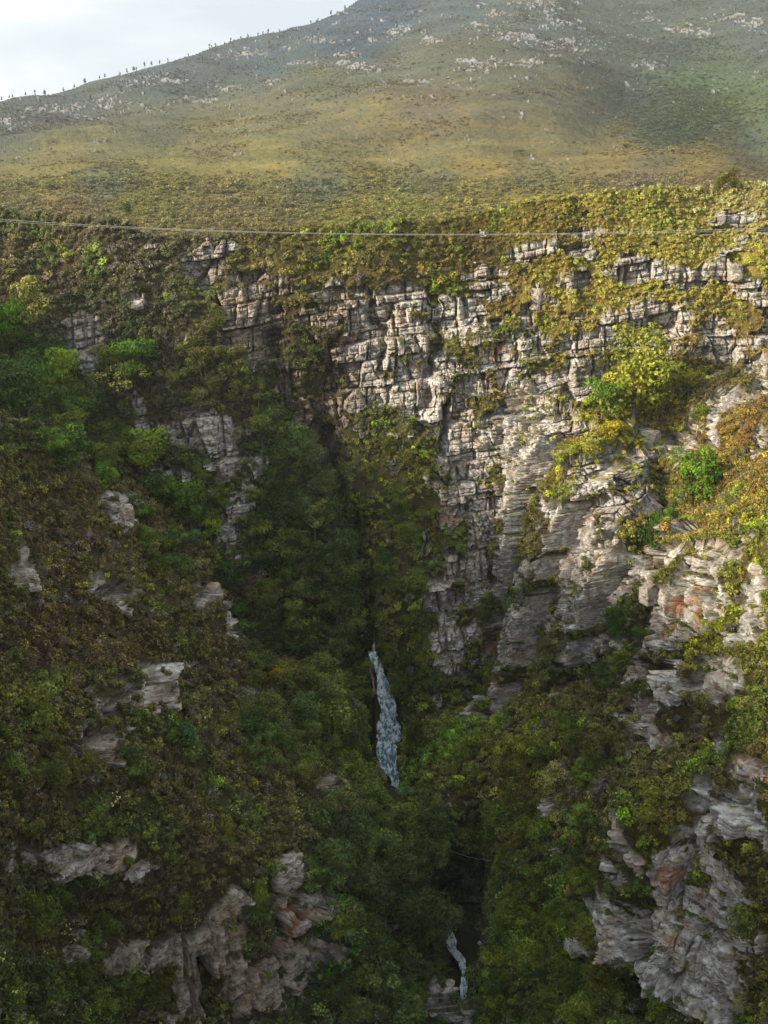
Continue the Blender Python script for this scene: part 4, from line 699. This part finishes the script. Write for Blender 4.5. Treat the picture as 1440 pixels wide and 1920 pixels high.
def plant(u, v, w, h, kind, col, label, name='tree', cat='tree', flower=False, group=None, base=None, var=None):
    """a tree whose crown is centred at photo (u, v), w x h photo pixels"""
    if base is None:
        p, n = ground_at(u, v + h * .42)
    else: p = np.array(base, float)
    d = p[1] * CT - p[2] * ST; H = h / FPX * d * 1.10; W = w / FPX * d
    root = bpy.data.objects.new(name, None); COL.objects.link(root); root.empty_display_size = .5
    root.location = p + np.array([0, 0, -.04 * H]); root.rotation_euler = (0, 0, rt.uniform(0, 6.28)); root['label'] = label; root['category'] = cat
    if group: root['group'] = group
    c, t, f = tree_kind(kind, rt.randrange(9) if var is None else var, flower); wide = {'broad': .98, 'feather': .78, 'dome': 1.22, 'cone': .62, 'spread': 1.2, 'bare': 1.0}[kind]
    for nm, me in (('trunk', t), ('crown', c)) + ((('flower_heads', f),) if f is not None else ()):
        o = link(nm, me, root if nm != 'flower_heads' else None); o.scale = (W / wide, W / wide, H)
        if nm == 'crown': dk = 1.0 if 450 < u < 700 and 800 < v < 1260 else 1.0; cr = o; col = tuple(q * dk for q in col); o.color = (min(col[0] * 1.28, .5), min(col[1] * 1.34, .5), col[2] * .7, 1)
        if nm == 'flower_heads': o.parent = cr; o.scale = (1, 1, 1)
    return root
BG, LIME, DG, OL, YG, BLG, GR = (.085, .165, .018), (.20, .27, .022), (.045, .085, .018), (.12, .125, .04), (.17, .18, .035), (.06, .09, .05), (.13, .14, .09)
T = [
 (676, 1335, 44, 60, 'broad', (.035, .05, .018), 'dark tree hiding the left edge of the blue pool'), (686, 1432, 44, 50, 'broad', (.05, .07, .025), 'dark tree at the lower left end of the blue pool'), (762, 1330, 26, 50, 'feather', (.07, .08, .025), 'small olive tree touching the right edge of the blue pool'),
 (68, 590, 80, 100, 'feather', (.13, .14, .04), 'tall loose tree with clusters of pale cream flowers at the left edge', True),
 (22, 640, 95, 130, 'broad', BG, 'tall bright green tree cut by the left edge beside the cream-flowered tree'),
 (130, 712, 72, 95, 'broad', LIME, 'small vivid lime green tree right of the tall trees at the left edge'),
 (85, 690, 80, 80, 'broad', DG, 'dark green tree squeezed between the left edge trees and the lime green one'),
 (243, 722, 112, 84, 'dome', (.10, .105, .035), 'broad dome-crowned bush tipped with yellow flowers on the left slope', True),
 (40, 770, 120, 110, 'broad', DG, 'dark green tree under the bright tree at the left edge'),
 (135, 790, 90, 90, 'broad', (.055, .075, .02), 'dark bushy tree directly below the lime green tree'),
 (100, 860, 110, 90, 'broad', DG, 'dark spreading tree in the gully above the upper left spur'),
 (190, 840, 90, 80, 'dome', (.06, .07, .025), 'dull round tree between the gully and the yellow-tipped dome bush'),
 (245, 875, 130, 90, 'broad', (.15, .19, .022), 'wide yellow-green tree in the gully left of the grey nose of rock'),
 (180, 900, 70, 70, 'broad', (.10, .16, .02), 'small green tree on the left flank of the wide yellow-green tree'),
 (285, 930, 90, 70, 'broad', (.07, .11, .02), 'mid green tree just below the wide yellow-green tree'),
 (350, 970, 90, 100, 'broad', (.075, .125, .02), 'fresh green tree in the gully left of the tall thin rock column'),
 (398, 990, 46, 50, 'broad', LIME, 'small lime green tree touching the foot of the thin rock column'),
 (330, 1040, 90, 70, 'spread', (.05, .075, .03), 'dark greyish green tree under the thin rock column'),
 (425, 1090, 70, 70, 'broad', DG, 'dark tree at the base of the thin rock column'),
 (388, 680, 76, 56, 'dome', (.085, .085, .028), 'uppermost of the dome-shaped bushes on the far left slope'),
 (432, 700, 54, 52, 'dome', (.08, .085, .035), 'middle one of the dome-shaped bushes on the far left slope'),
 (485, 742, 60, 54, 'dome', (.075, .08, .03), 'lowest of the dome-shaped bushes above the head of the gorge'),
 (505, 800, 60, 70, 'broad', (.05, .075, .028), 'dark tree at the top of the gorge woodland under the dome bushes'),
 (545, 850, 70, 70, 'feather', (.06, .095, .04), 'soft blue-green tree in the upper gorge woodland'),
 (520, 880, 60, 70, 'broad', (.055, .085, .025), 'mid green tree right of the grey nose of rock'),
 (590, 900, 66, 80, 'feather', (.065, .08, .045), 'grey-green feathery tree where the gorge narrows'),
 (560, 960, 90, 80, 'broad', (.06, .075, .035), 'large dull tree in the middle of the shaded woodland'),
 (500, 960, 60, 90, 'broad', (.045, .06, .02), 'dark tree right of the thin rock column'),
 (620, 970, 60, 70, 'feather', (.05, .07, .03), 'feathery dark tree against the shaded right wall'),
 (640, 1040, 70, 90, 'feather', (.05, .072, .03), 'tall dark tree leaning over the narrow bottom of the gorge'),
 (575, 1050, 80, 80, 'spread', (.05, .07, .03), 'flat-crowned dark tree in the shaded woodland'),
 (520, 1060, 60, 80, 'broad', (.05, .065, .02), 'round dark tree just right of the foot of the thin rock column'),
 (655, 1105, 56, 84, 'feather', (.04, .06, .024), 'dark feathery tree above the head of the blue pool'),
 (600, 1140, 80, 90, 'broad', (.045, .065, .022), 'round dark tree on the bank above the upper river'),
 (648, 1215, 66, 80, 'broad', (.035, .05, .02), 'blackish green tree hanging over the upper river'),
 (505, 1150, 66, 80, 'dome', (.055, .07, .03), 'low dark tree right of the pale knob of the left spur'),
 (470, 1100, 40, 60, 'bare', (.13, .09, .06), 'bare reddish brown bush in front of the shaded woodland'),
 (455, 1160, 36, 60, 'broad', (.07, .13, .03), 'slim fresh green tree beside the pale knob of the left spur'),
 (560, 1210, 60, 60, 'spread', (.06, .09, .055), 'pale blue-green tree above the orange-tinted one'),
 (508, 1275, 66, 50, 'broad', (.24, .17, .025), 'small orange-tinted tree on the near left slope'),
 (632, 1280, 52, 54, 'broad', (.15, .20, .03), 'small lime green tree close to the left bank of the river'),
 (612, 1350, 110, 140, 'feather', (.13, .155, .05), 'tall feathery light green tree on the left bank of the river'),
 (665, 1400, 60, 80, 'feather', (.09, .11, .045), 'soft olive tree leaning to the river below the feathery tree'),
 (545, 1350, 70, 80, 'feather', (.07, .10, .06), 'blue-grey tree left of the tall feathery light green tree'),
 (470, 1390, 80, 70, 'broad', (.06, .10, .035), 'green bush-like tree in the middle of the near left slope'),
 (60, 1340, 125, 130, 'broad', (.135, .155, .055), 'rounded pale olive tree at the left edge of the near spur'),
 (320, 1390, 80, 60, 'broad', (.06, .10, .05), 'blue-green bush-like tree right of the slanting dark crag'),
 (560, 1450, 70, 60, 'broad', (.10, .12, .04), 'olive tree above the small dark outcrop on the near slope'),
 (700, 1500, 80, 90, 'feather', (.10, .125, .045), 'light feathery tree at the lip above the hidden reach of river'),
 (760, 1545, 80, 100, 'feather', (.10, .13, .045), 'light green feathery tree overhanging the dark gap'),
 (790, 1610, 80, 90, 'spread', (.06, .09, .05), 'blue-green tree at the edge of the dark gap'),
 (645, 1580, 86, 110, 'feather', (.055, .08, .05), 'dark blue-green tree right of the small dark outcrop'),
 (710, 1610, 80, 90, 'feather', (.075, .10, .045), 'grey-green feathery tree in the middle of the lower wood'),
 (660, 1670, 80, 80, 'spread', (.05, .075, .045), 'dark bluish tree right of the leaning rock stack'),
 (730, 1700, 90, 90, 'broad', (.045, .065, .035), 'dark round tree left of the lower cascade'),
 (775, 1760, 60, 100, 'broad', (.05, .07, .03), 'dark tree whose branches nearly touch the lower cascade'),
 (622, 1725, 66, 76, 'broad', (.15, .16, .03), 'yellow-green bush-like tree on the ledge of the leaning rock stack'),
 (680, 1790, 90, 90, 'spread', (.04, .058, .03), 'dark tree below the yellow-green bush on the ledge'),
 (740, 1850, 90, 100, 'broad', (.045, .06, .028), 'dark tree at the bottom left of the lower cascade'),
 (630, 1870, 80, 80, 'spread', (.055, .075, .03), 'mid green tree beside the square block at the bottom'),
 (335, 1690, 50, 90, 'feather', (.12, .14, .025), 'upright yellow-green bush on the lower left cliff'),
 (478, 1690, 46, 100, 'feather', (.11, .13, .025), 'upright leafy bush left of the leaning rock stack'),
 (415, 1570, 36, 80, 'feather', (.12, .13, .04), 'thin upright bush rising above the lower left cliff'),
 (70, 1720, 100, 80, 'broad', (.045, .065, .02), 'dark leafy tree under the long low rock band'),
 (40, 1870, 120, 110, 'broad', (.035, .05, .02), 'very dark tree in the bottom left corner'),
 (180, 1880, 120, 90, 'broad', (.05, .07, .018), 'leafy green tree at the bottom right of the corner tree'),
 (1190, 720, 165, 180, 'feather', (.22, .22, .05), 'large airy yellow-green tree on top of the right cliff'),
 (1118, 775, 80, 84, 'broad', (.09, .15, .03), 'mid green rounded tree left of the large airy tree'),
 (1240, 755, 80, 110, 'broad', (.13, .16, .02), 'glossy green tree on the right flank of the large airy tree'),
 (1150, 815, 80, 56, 'dome', (.27, .22, .03), 'orange-yellow bush at the foot of the large airy tree'),
 (1100, 848, 100, 56, 'dome', (.20, .18, .03), 'low yellow-green bush at the lip of the right cliff'),
 (1300, 742, 50, 50, 'broad', (.17, .165, .03), 'upper yellow-green bush right of the large airy tree'),
 (1312, 780, 52, 52, 'broad', (.13, .15, .025), 'lower green bush right of the large airy tree'),
 (1325, 868, 40, 50, 'broad', (.20, .19, .02), 'yellowish bush capping the dark leafy tree in the right gully'),
 (1298, 915, 100, 116, 'broad', (.085, .15, .02), 'dense green tree in the gully on the right wall'),
 (1210, 1012, 96, 104, 'broad', (.05, .10, .02), 'dark green dense tree at the lower end of the right gully'),
 (1265, 970, 40, 50, 'broad', (.07, .12, .02), 'small dark tree between the two dense trees of the right gully'),
 (1160, 1175, 50, 80, 'broad', (.06, .11, .025), 'slim dark green tree left of the reddish rib'),
 (1190, 1240, 60, 70, 'dome', (.07, .10, .025), 'round-headed green tree at the foot of the reddish rib'),
 (1140, 1290, 70, 60, 'broad', (.055, .08, .02), 'dark bush-like tree below the round-headed one'),
 (1240, 1275, 56, 60, 'bare', (.18, .18, .12), 'grey half-bare bush beside the rounded grey boulder'),
 (1350, 1180, 70, 40, 'dome', (.20, .21, .02), 'low yellow-green bush in the cleft between rib and boulders'),
 (950, 1265, 40, 44, 'broad', (.13, .14, .025), 'small olive tree on the lowest ledges of the right cliff'),
 (925, 1145, 40, 50, 'feather', (.07, .085, .03), 'dull bush in the dark cleft of the right cliff'),
 (985, 985, 50, 60, 'feather', (.10, .10, .045), 'grey-green bush growing in the middle of the right cliff'),
 (1108, 1108, 22, 40, 'broad', (.22, .22, .02), 'small bright yellow-green bush clinging to the right cliff'),
 (1040, 1090, 30, 26, 'broad', (.17, .18, .03), 'tiny olive bush on a bed of the right cliff'),
 (1320, 1325, 62, 60, 'dome', (.16, .17, .05), 'bush covered with cream flowers in front of the grey boulders', True),
 (1298, 1262, 44, 40, 'dome', (.15, .15, .05), 'cream-flowered bush on top of the rounded grey boulder', True),
 (1272, 1392, 44, 44, 'dome', (.13, .14, .04), 'cream-flowered bush below the grey boulders', True),
 (1415, 1330, 44, 40, 'dome', (.14, .15, .04), 'cream-flowered bush close to the right edge', True),
 (1148, 1338, 30, 30, 'dome', (.13, .14, .04), 'small cream-flowered bush on the slope left of the boulders', True),
 (1118, 1372, 34, 30, 'dome', (.14, .15, .04), 'small cream-flowered bush, the lower of the pair left of the boulders', True),
 (1150, 1420, 80, 70, 'dome', (.09, .085, .035), 'dull domed bush on the shoulder left of the near right crag'),
 (1035, 1470, 60, 80, 'feather', (.11, .13, .04), 'light flowering tree halfway down the right slope', True),
 (1075, 1400, 60, 60, 'dome', (.09, .11, .03), 'olive tree above the light flowering tree'),
 (1235, 1515, 90, 80, 'feather', (.17, .18, .035), 'light green bushy tree at the top left of the near right crag'),
 (1320, 1620, 44, 40, 'dome', (.18, .18, .02), 'mossy yellow-green bush on a ledge of the near right crag'),
 (1150, 1560, 60, 70, 'spread', (.06, .08, .035), 'dark grey-green tree left of the near right crag'),
 (1085, 1620, 60, 70, 'spread', (.07, .09, .04), 'grey-green tree on the right slope'),
 (940, 1640, 30, 66, 'cone', (.16, .17, .03), 'narrow yellow-green tree on the lip right of the dark gap'),
 (975, 1600, 60, 50, 'dome', (.09, .085, .025), 'brownish bush behind the narrow yellow-green tree'),
 (1020, 1650, 90, 90, 'broad', (.08, .115, .025), 'broad green tree right of the narrow yellow-green tree'),
 (965, 1715, 80, 90, 'feather', (.11, .125, .025), 'loose olive tree above the lower cascade'),
 (1045, 1725, 76, 76, 'broad', (.10, .14, .025), 'fresh green tree left of the near right crag foot'),
 (985, 1800, 90, 90, 'broad', (.15, .19, .035), 'pale lime green leafy tree right of the lower cascade'),
 (1060, 1810, 70, 70, 'broad', (.08, .11, .02), 'mid green tree between the lime green and the conical tree'),
 (1130, 1835, 66, 110, 'dome', (.11, .11, .03), 'tall round-topped olive tree at the foot of the near right crag'),
 (940, 1870, 80, 90, 'broad', (.07, .095, .02), 'green tree at the bottom right of the lower cascade'),
 (1030, 1890, 90, 80, 'broad', (.08, .105, .022), 'green tree on the bottom edge below the lime green one'),
 (1120, 1905, 60, 50, 'dome', (.12, .12, .03), 'olive bush on the bottom edge below the round-topped tree'),
 (1230, 1890, 66, 70, 'broad', (.07, .10, .018), 'green tree at the very foot of the near right crag'),
 (1410, 1730, 90, 110, 'feather', (.10, .12, .03), 'leafy tree right of the near right crag at the right edge'),
 (1400, 1860, 110, 100, 'feather', (.12, .12, .05), 'pale olive bushy tree in the bottom right corner'),
 (800, 1180, 50, 70, 'spread', (.055, .07, .03), 'dull green tree on the right bank opposite the head of the blue pool'),
 (760, 1260, 44, 80, 'broad', (.05, .065, .015), 'dark leafy tree on the right bank of the blue pool'),
 (790, 1400, 50, 80, 'broad', (.055, .065, .015), 'dark leafy tree on the right bank below the blue pool'),
 (900, 1540, 50, 60, 'broad', (.06, .075, .018), 'dark leafy tree above the thin wire in the gap'),
 (740, 960, 50, 70, 'broad', (.08, .10, .02), 'yellowish green tree low on the far right wall'),
 (720, 1060, 50, 70, 'feather', (.05, .07, .03), 'dark feathery tree low on the far right wall'),
 (568, 553, 13, 26, 'cone', (.03, .07, .035), 'tiny lone dark conifer above the head cliff'),
 (610, 487, 14, 26, 'cone', (.06, .10, .03), 'tiny green conifer on the slope behind the gorge'),
]
for row in T:
    plant(*row[:7], flower=len(row) > 7, name='tree' if row[3] * row[2] > 2600 else 'bush', cat='tree' if row[3] * row[2] > 2600 else 'bush')
# the closed woodland of the gorge floor and the bushier slopes
rw = random.Random(77)
ZONES = [(455, 690, 800, 1240, 40, (.08, .10, .035), 'in the shaded woodland left of the gorge bottom', (44, 74)), (0, 300, 640, 900, 12, (.08, .12, .02), 'among the green trees near the left edge', (60, 90)), (240, 450, 880, 1090, 9, (.075, .11, .022), 'in the gully below the grey nose of rock', (44, 70)),
         (430, 700, 1250, 1480, 20, (.085, .10, .035), 'on the near left slope beside the river', (50, 80)), (600, 820, 1500, 1910, 24, (.065, .085, .04), 'in the wood left of the lower cascade', (64, 100)), (720, 810, 840, 1480, 18, (.09, .105, .022), 'on the steep right bank of the river', (34, 56)),
         (880, 1140, 1370, 1900, 24, (.10, .12, .022), 'on the lower right slope', (50, 84)), (330, 500, 600, 760, 12, (.10, .10, .045), 'among the domed bushes on the far left slope', (34, 56)), (0, 330, 1380, 1600, 9, (.085, .09, .03), 'below the rounded pale olive tree', (50, 80)), (0, 300, 1700, 1910, 10, (.06, .075, .02), 'among the dark trees at the bottom left', (70, 110)), (1180, 1260, 1130, 1300, 4, (.08, .11, .02), 'at the foot of the reddish rib', (34, 50))]
for (ua, ub, va, vb, cnt, col, where, (s0, s1)) in ZONES:
    got = []; tries = 0
    while len(got) < cnt and tries < 400:
        tries += 1; u, v = rw.uniform(ua, ub), rw.uniform(va, vb)
        if any(abs(u - a) < s0 * .55 and abs(v - b_) < s0 * .5 for a, b_ in got): continue
        i_, j_ = int(np.searchsorted(us, u)), int(np.searchsorted(vs, v))
        if ROCKV[j_, i_] > .4 or near_river[min(j_ + 8, len(vs) - 1), i_] > .02: continue
        if where.startswith('in the shaded') and u > 690 - (1240 - v) * .22 + 6: continue
        got.append((u, v)); s_ = rw.uniform(s0, s1); kd = rw.choice(['broad', 'dome', 'broad', 'spread', 'feather']); k = rw.uniform(.7, 1.45); wm = rw.uniform(.85, 1.2)
        cl_ = (col[0] * k * wm, col[1] * k, col[2] * k)
        tone = 'dark' if k < .9 else 'mid-toned' if k < 1.2 else 'pale'; hue = 'olive' if wm > 1.02 else 'green'; form = {'broad': 'round-crowned', 'dome': 'low domed', 'spread': 'flat-crowned', 'feather': 'feathery'}[kd]; bigness = 'big' if s_ > (s0 + s1) / 2 else 'small'
        plant(u, v, s_ * rw.uniform(.95, 1.25), s_, kd, cl_, '%s %s %s %s tree %s' % (bigness, tone, hue, form, where), group='trees ' + where)
# on the plain and the far edge
for u, v, w, h, kind, col, lab in [(1370, 340, 50, 46, 'broad', (.15, .13, .05), 'lone brownish green tree on the far rim at the upper right'), (1345, 350, 26, 30, 'broad', (.14, .13, .05), 'smaller brownish tree left of the lone rim tree'),
   (650, 350, 34, 24, 'dome', (.15, .15, .12), 'round grey bush on the plain'), (613, 344, 22, 18, 'dome', (.055, .07, .04), 'dark bush left of the round grey bush on the plain'), (452, 352, 30, 14, 'dome', (.05, .07, .05), 'low dark bush on the left part of the plain'),
   (973, 278, 26, 12, 'dome', (.07, .10, .05), 'dark bush alone on the golden lower slope'), (245, 402, 18, 26, 'broad', (.06, .075, .035), 'dark bush on the plain above the left rim'), (93, 354, 20, 12, 'dome', (.06, .075, .04), 'dark bush on the far left of the plain'), (1205, 248, 20, 12, 'dome', (.06, .08, .06), 'dark bush at the lower end of the mountain ravine')]:
    b0, _ = ground_at(u, v + h * .42); pb = b0 if v > 390 or u > 1300 else far_at(u, v + h * .42); plant(u, v, w, h, kind, col, lab, name='tree' if h > 40 else 'bush', cat='tree' if h > 40 else 'bush', base=pb)

# skyline pines: bare trunk, tuft of crown
def pine(seed):
    r = np.random.default_rng(seed); cb, tb = MB(), MB(); bend = r.normal(scale=.04, size=2)
    V_, F_ = tube_np([(0, 0, -.1), (bend[0] * .5, bend[1] * .5, .45), (bend[0], bend[1], .95)], [.028, .020, .008], 5); tb.add(V_, F_, (.12, .10, .085, 1))
    for q in range(16):
        h = r.uniform(.38 if seed % 3 else .15, .98); a = r.uniform(0, 6.28); rr = r.uniform(.0, .16) * (1.35 - h); c = np.array([bend[0] * h + math.cos(a) * rr, bend[1] * h + math.sin(a) * rr, h])
        V_, F_ = tube_np([(bend[0] * h, bend[1] * h, h - .05), c], [.009, .004], 3); tb.add(V_, F_, (.12, .10, .085, 1)); p, d = lobe_points(r, c, .10, 60, .2, .9); V_, F_ = leaf_quads(p, d, .034, r, .6); cb.add(V_, F_, var_col(r, 60))
    return cb.build('crown', M_LEAF), tb.build('trunk', M_LEAF)
PN = [pine(s) for s in (901, 902, 903, 904, 905)]
PU = [3, 8, 14, 20, 24, 45, 52, 68, 80, 83, 97, 107, 113, 118, 138, 158, 162, 185, 198, 218, 225, 240, 247, 253, 257, 268, 285, 297, 315, 331, 352, 369, 393, 398, 404, 412, 418, 434, 449, 466, 481, 492, 503, 521, 567, 580, 594, 600, 618, 632, 645, 655, 661]
rr_ = random.Random(3)
def add_pine(u, v, hpx, lab, grp):
    p = far_at(u, v); d = p[1] * CT - p[2] * ST; root = bpy.data.objects.new('pine_tree', None); COL.objects.link(root); root.location = p + np.array([0, 0, -.4]); root.rotation_euler = (0, 0, rr_.uniform(0, 6.28))
    root['label'] = lab; root['category'] = 'pine tree'; root['group'] = grp; c, t = PN[rr_.randrange(5)]; H = hpx * .85 / FPX * d
    for nm, me in (('trunk', t), ('crown', c)): o = link(nm, me, root); o.scale = (H * 1.1, H * 1.1, H); o.color = (.10, .12, .08, 1)
for u in PU:
    if rr_.random() < .22: continue
    u += rr_.uniform(-3, 3)
    big = u in (80, 107, 138, 185, 369, 253, 83)
    sec = 'low left end' if u < 130 else 'left shoulder' if u < 260 else 'middle' if u < 430 else 'upper part'
    add_pine(u, np.interp(u, sk[:, 0], sk[:, 1]) + 1.5, rr_.uniform(15, 20) if big else rr_.uniform(8, 13), ('tall dark pine standing out on the %s of the mountain skyline' if big else 'thin far-off pine on the %s of the mountain skyline') % sec, 'pines on the %s of the skyline' % sec)
for u, v in [(141, 182), (190, 170), (409, 125), (415, 150), (345, 150), (265, 165), (75, 195), (300, 140), (378, 112), (226, 178), (505, 90), (560, 75), (120, 185), (170, 190), (450, 105)]:
    add_pine(u, v, rr_.uniform(10, 17), 'thin pine growing on the slope just below the mountain skyline', 'pines below the skyline')

# ------------------------------------------------------------------ boulders
def boulder_mesh(seed, stn=.35):
    r = np.random.default_rng(seed); n = 26; t, p = np.meshgrid(np.linspace(0, math.pi, n), np.linspace(0, 2 * math.pi, 2 * n + 1)[:-1], indexing='ij')
    d = np.stack([np.sin(t) * np.cos(p), np.sin(t) * np.sin(p), np.cos(t)], -1); pl = np.r_[np.array([[1, .1, .05], [-1, .05, .1], [.05, 1, 0], [0, -1, .1], [.05, .1, 1], [0, 0, -1]]), r.normal(size=(7, 3))]; pl /= np.linalg.norm(pl, axis=1, keepdims=True); ds = np.r_[r.uniform(.6, .85, 6), r.uniform(.85, 1.05, 7)]
    k = (d @ pl.T); rad = np.min(np.where(k > .12, ds / np.maximum(k, .12), 3), -1); rad = np.minimum(rad, 1.25)
    x = d * rad[..., None]; rad2 = rad + .07 * fbm(x[..., 0] * 3, x[..., 1] * 3, x[..., 2] * 5, 1, 3, seed) - .05 * (np.abs(vn(x[..., 2] * 4 + x[..., 0], x[..., 0], x[..., 1], seed)) < .12)
    x = d * rad2[..., None]; m = x.shape; i = np.arange(m[0] * m[1]).reshape(m[0], m[1]); j = np.roll(i, -1, 1)
    F = np.stack([i[:-1], i[1:], j[1:], j[:-1]], -1).reshape(-1, 4); q = m[0] * m[1]; return new_mesh('boulder', x.reshape(-1, 3), F, dict(rock=np.ones(q), gcol=np.zeros((q, 3)), rust=np.full(q, .3), stain_shade=np.full(q, stn)), [M_GORGE])
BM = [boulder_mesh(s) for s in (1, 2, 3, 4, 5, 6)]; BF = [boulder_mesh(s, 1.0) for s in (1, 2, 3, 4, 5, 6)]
def boulder(u, v, w, h, lab, grp=None, far=False, cat='boulder', k=None):
    p = far_at(u, v) if far else ground_at(u, v)[0]; d = p[1] * CT - p[2] * ST; o = link('boulder', (BF if far else BM)[rr_.randrange(6) if k is None else k]); s = w / 2 / FPX * d
    o.location = p; o.scale = (s, s, h / 2 / FPX * d); o.rotation_euler = (rr_.uniform(-.15, .15), rr_.uniform(-.15, .15), rr_.uniform(0, 6.28)); o['label'] = lab; o['category'] = cat
    if grp: o['group'] = grp
for a in [(20, 1080, 50, 60, 'big rounded grey boulder half out of the left edge'), (14, 1040, 40, 36, 'pale rock perched above the boulder at the left edge'), (412, 1150, 30, 40, 'pale knob of rock at the tip of the left spur'), (418, 1190, 24, 30, 'lower lilac-grey rock under the pale knob of the left spur'),
          (385, 1105, 34, 24, 'flat pale rock on the crest of the left spur'), (212, 962, 34, 34, 'white-topped rock on the crest of the upper left spur'), (265, 1262, 34, 16, 'whitish rock at the top of the slanting dark crag'), (645, 1494, 20, 24, 'small bright rock on the outcrop above the wooded slope'),
          (1282, 1272, 56, 72, 'rounded grey boulder with a cream-flowered bush on it'), (1352, 1290, 80, 70, 'wide lilac-grey boulder right of the rounded one'), (1205, 832, 72, 60, 'squarish pale block crowning the lower tier of the right cliff'), (998, 560, 26, 52, 'upright pale pillar of rock on the upper right slope'),
          (1095, 1775, 44, 22, 'flat pale slab jutting left from the foot of the near right crag'), (1430, 440, 40, 18, 'pale pinkish boulder at the right edge near the wires'), (1372, 512, 34, 40, 'upright pale block in the rock row at the upper right'), (1230, 1112, 36, 50, 'pale rock knob at the top of the reddish rib'),
          (852, 1888, 40, 22, 'dark wet boulder under the lower cascade'), (838, 1905, 34, 20, 'wet purplish boulder at the bottom of the picture'), (872, 1900, 26, 18, 'small wet boulder right of the stream at the bottom'), (741, 1462, 18, 12, 'dark stone splitting the foam at the lower end of the blue pool'), (722, 1402, 9, 7, 'small dark stone in the middle of the blue pool'), (862, 1815, 15, 11, 'dark stone beside the bend of the lower cascade'), (846, 1848, 18, 12, 'broad wet stone left of the tail of the lower cascade'),
          (830, 1780, 14, 12, 'wet stone on the left side of the lower cascade'), (858, 1750, 12, 10, 'wet stone on the right side of the lower cascade')]:
    boulder(*a)
rb = np.random.default_rng(44); cand = np.argsort(-(Rk2 * (V2 > 2) * (V2 < 300) * (U2 > 0) * (U2 < 1440) + rb.random(U2.shape) * .45).ravel())[:9000]; cand = rb.choice(cand, 230, replace=False)
for c in cand:
    u, v = U2.ravel()[c], V2.ravel()[c]; s = rb.uniform(4, 11); sec = 'upper right shoulder' if u > 1250 else 'right shoulder' if u > 1080 else 'middle shoulder' if u > 900 else 'golden spur' if u > 760 else 'central flank' if u > 600 else 'flank below the steepest skyline' if u > 450 else 'left flank' if u > 220 else 'far left flank'
    if u > 1150 and v > 150: sec = 'ravine side'
    sz_ = 'broad' if s > 8.8 else 'middling' if s > 6.3 else 'tiny'; hh = 'high on' if v < 60 else 'halfway up' if v < 130 else 'low on'
    boulder(u, v, s, s * .5, '%s pale boulder %s the %s of the mountain' % (sz_, hh, sec), 'boulders on the %s of the mountain' % sec, True)

# ------------------------------------------------------------------ wires
def cable(name, pts, rad, lab, cat, grp=None):
    V_, F_ = tube_np(pts, [rad] * len(pts), 6); o = link(name, new_mesh(name, V_, F_, None, [M_CABLE], True)); o['label'] = lab; o['category'] = cat
    if grp: o['group'] = grp
def line_px(ctrl, y, n=60):
    c = np.array(ctrl, float); q = np.polyfit(c[:, 0], c[:, 1], 3); u = np.linspace(c[0, 0], c[-1, 0], n); v = np.polyval(q, u); d = ray(u, v); return d * (y / d[:, 1:2])
cable('cable', line_px([(-420, 372), (0, 412), (350, 431), (700, 437), (1050, 437), (1440, 429), (1900, 405)], 190), .024, 'upper of two pale cables strung across the gorge', 'cable', 'cables across the gorge')
cable('cable', line_px([(-420, 379), (0, 416), (350, 432.5), (700, 438.5), (1050, 439), (1440, 433), (1900, 412)], 190.6), .016, 'lower thinner of two pale cables strung across the gorge', 'cable', 'cables across the gorge')
pa = ground_at(800, 1585)[0] + np.array([0, 0, .3]); pb = ground_at(945, 1618)[0] + np.array([0, 0, .3]); tt = np.linspace(0, 1, 14)[:, None]
cable('wire', pa + (pb - pa) * tt + np.array([[0, 0, -1.0]]) * (4 * tt * (1 - tt)) * 1.0, .010, 'thin sagging wire over the dark gap at the lower cascade', 'wire')

# ------------------------------------------------------------------ haze
HAZE = True
if HAZE:
    m, t, o_ = mat('air'); pv = t.nodes.new('ShaderNodeVolumePrincipled'); pv.inputs['Color'].default_value = (.90, .95, 1.0, 1); pv.inputs['Density'].default_value = 0.00008; pv.inputs['Anisotropy'].default_value = .2
    t.links.new(pv.outputs['Volume'], o_.inputs['Volume'])
    x0, x1, y0, y1, z0, z1 = -1850, 1850, -350, 2950, -140, 620
    V_ = np.array([(x, y, z) for z in (z0, z1) for y in (y0, y1) for x in (x0, x1)]); F_ = np.array([(0, 2, 3, 1), (4, 5, 7, 6), (0, 1, 5, 4), (2, 6, 7, 3), (0, 4, 6, 2), (1, 3, 7, 5)])
    link('haze', new_mesh('haze', V_, F_, None, [m]), kind='stuff')
sc.cycles.volume_bounces = 1; sc.cycles.max_bounces = 5; sc.cycles.diffuse_bounces = 3; sc.cycles.transparent_max_bounces = 4
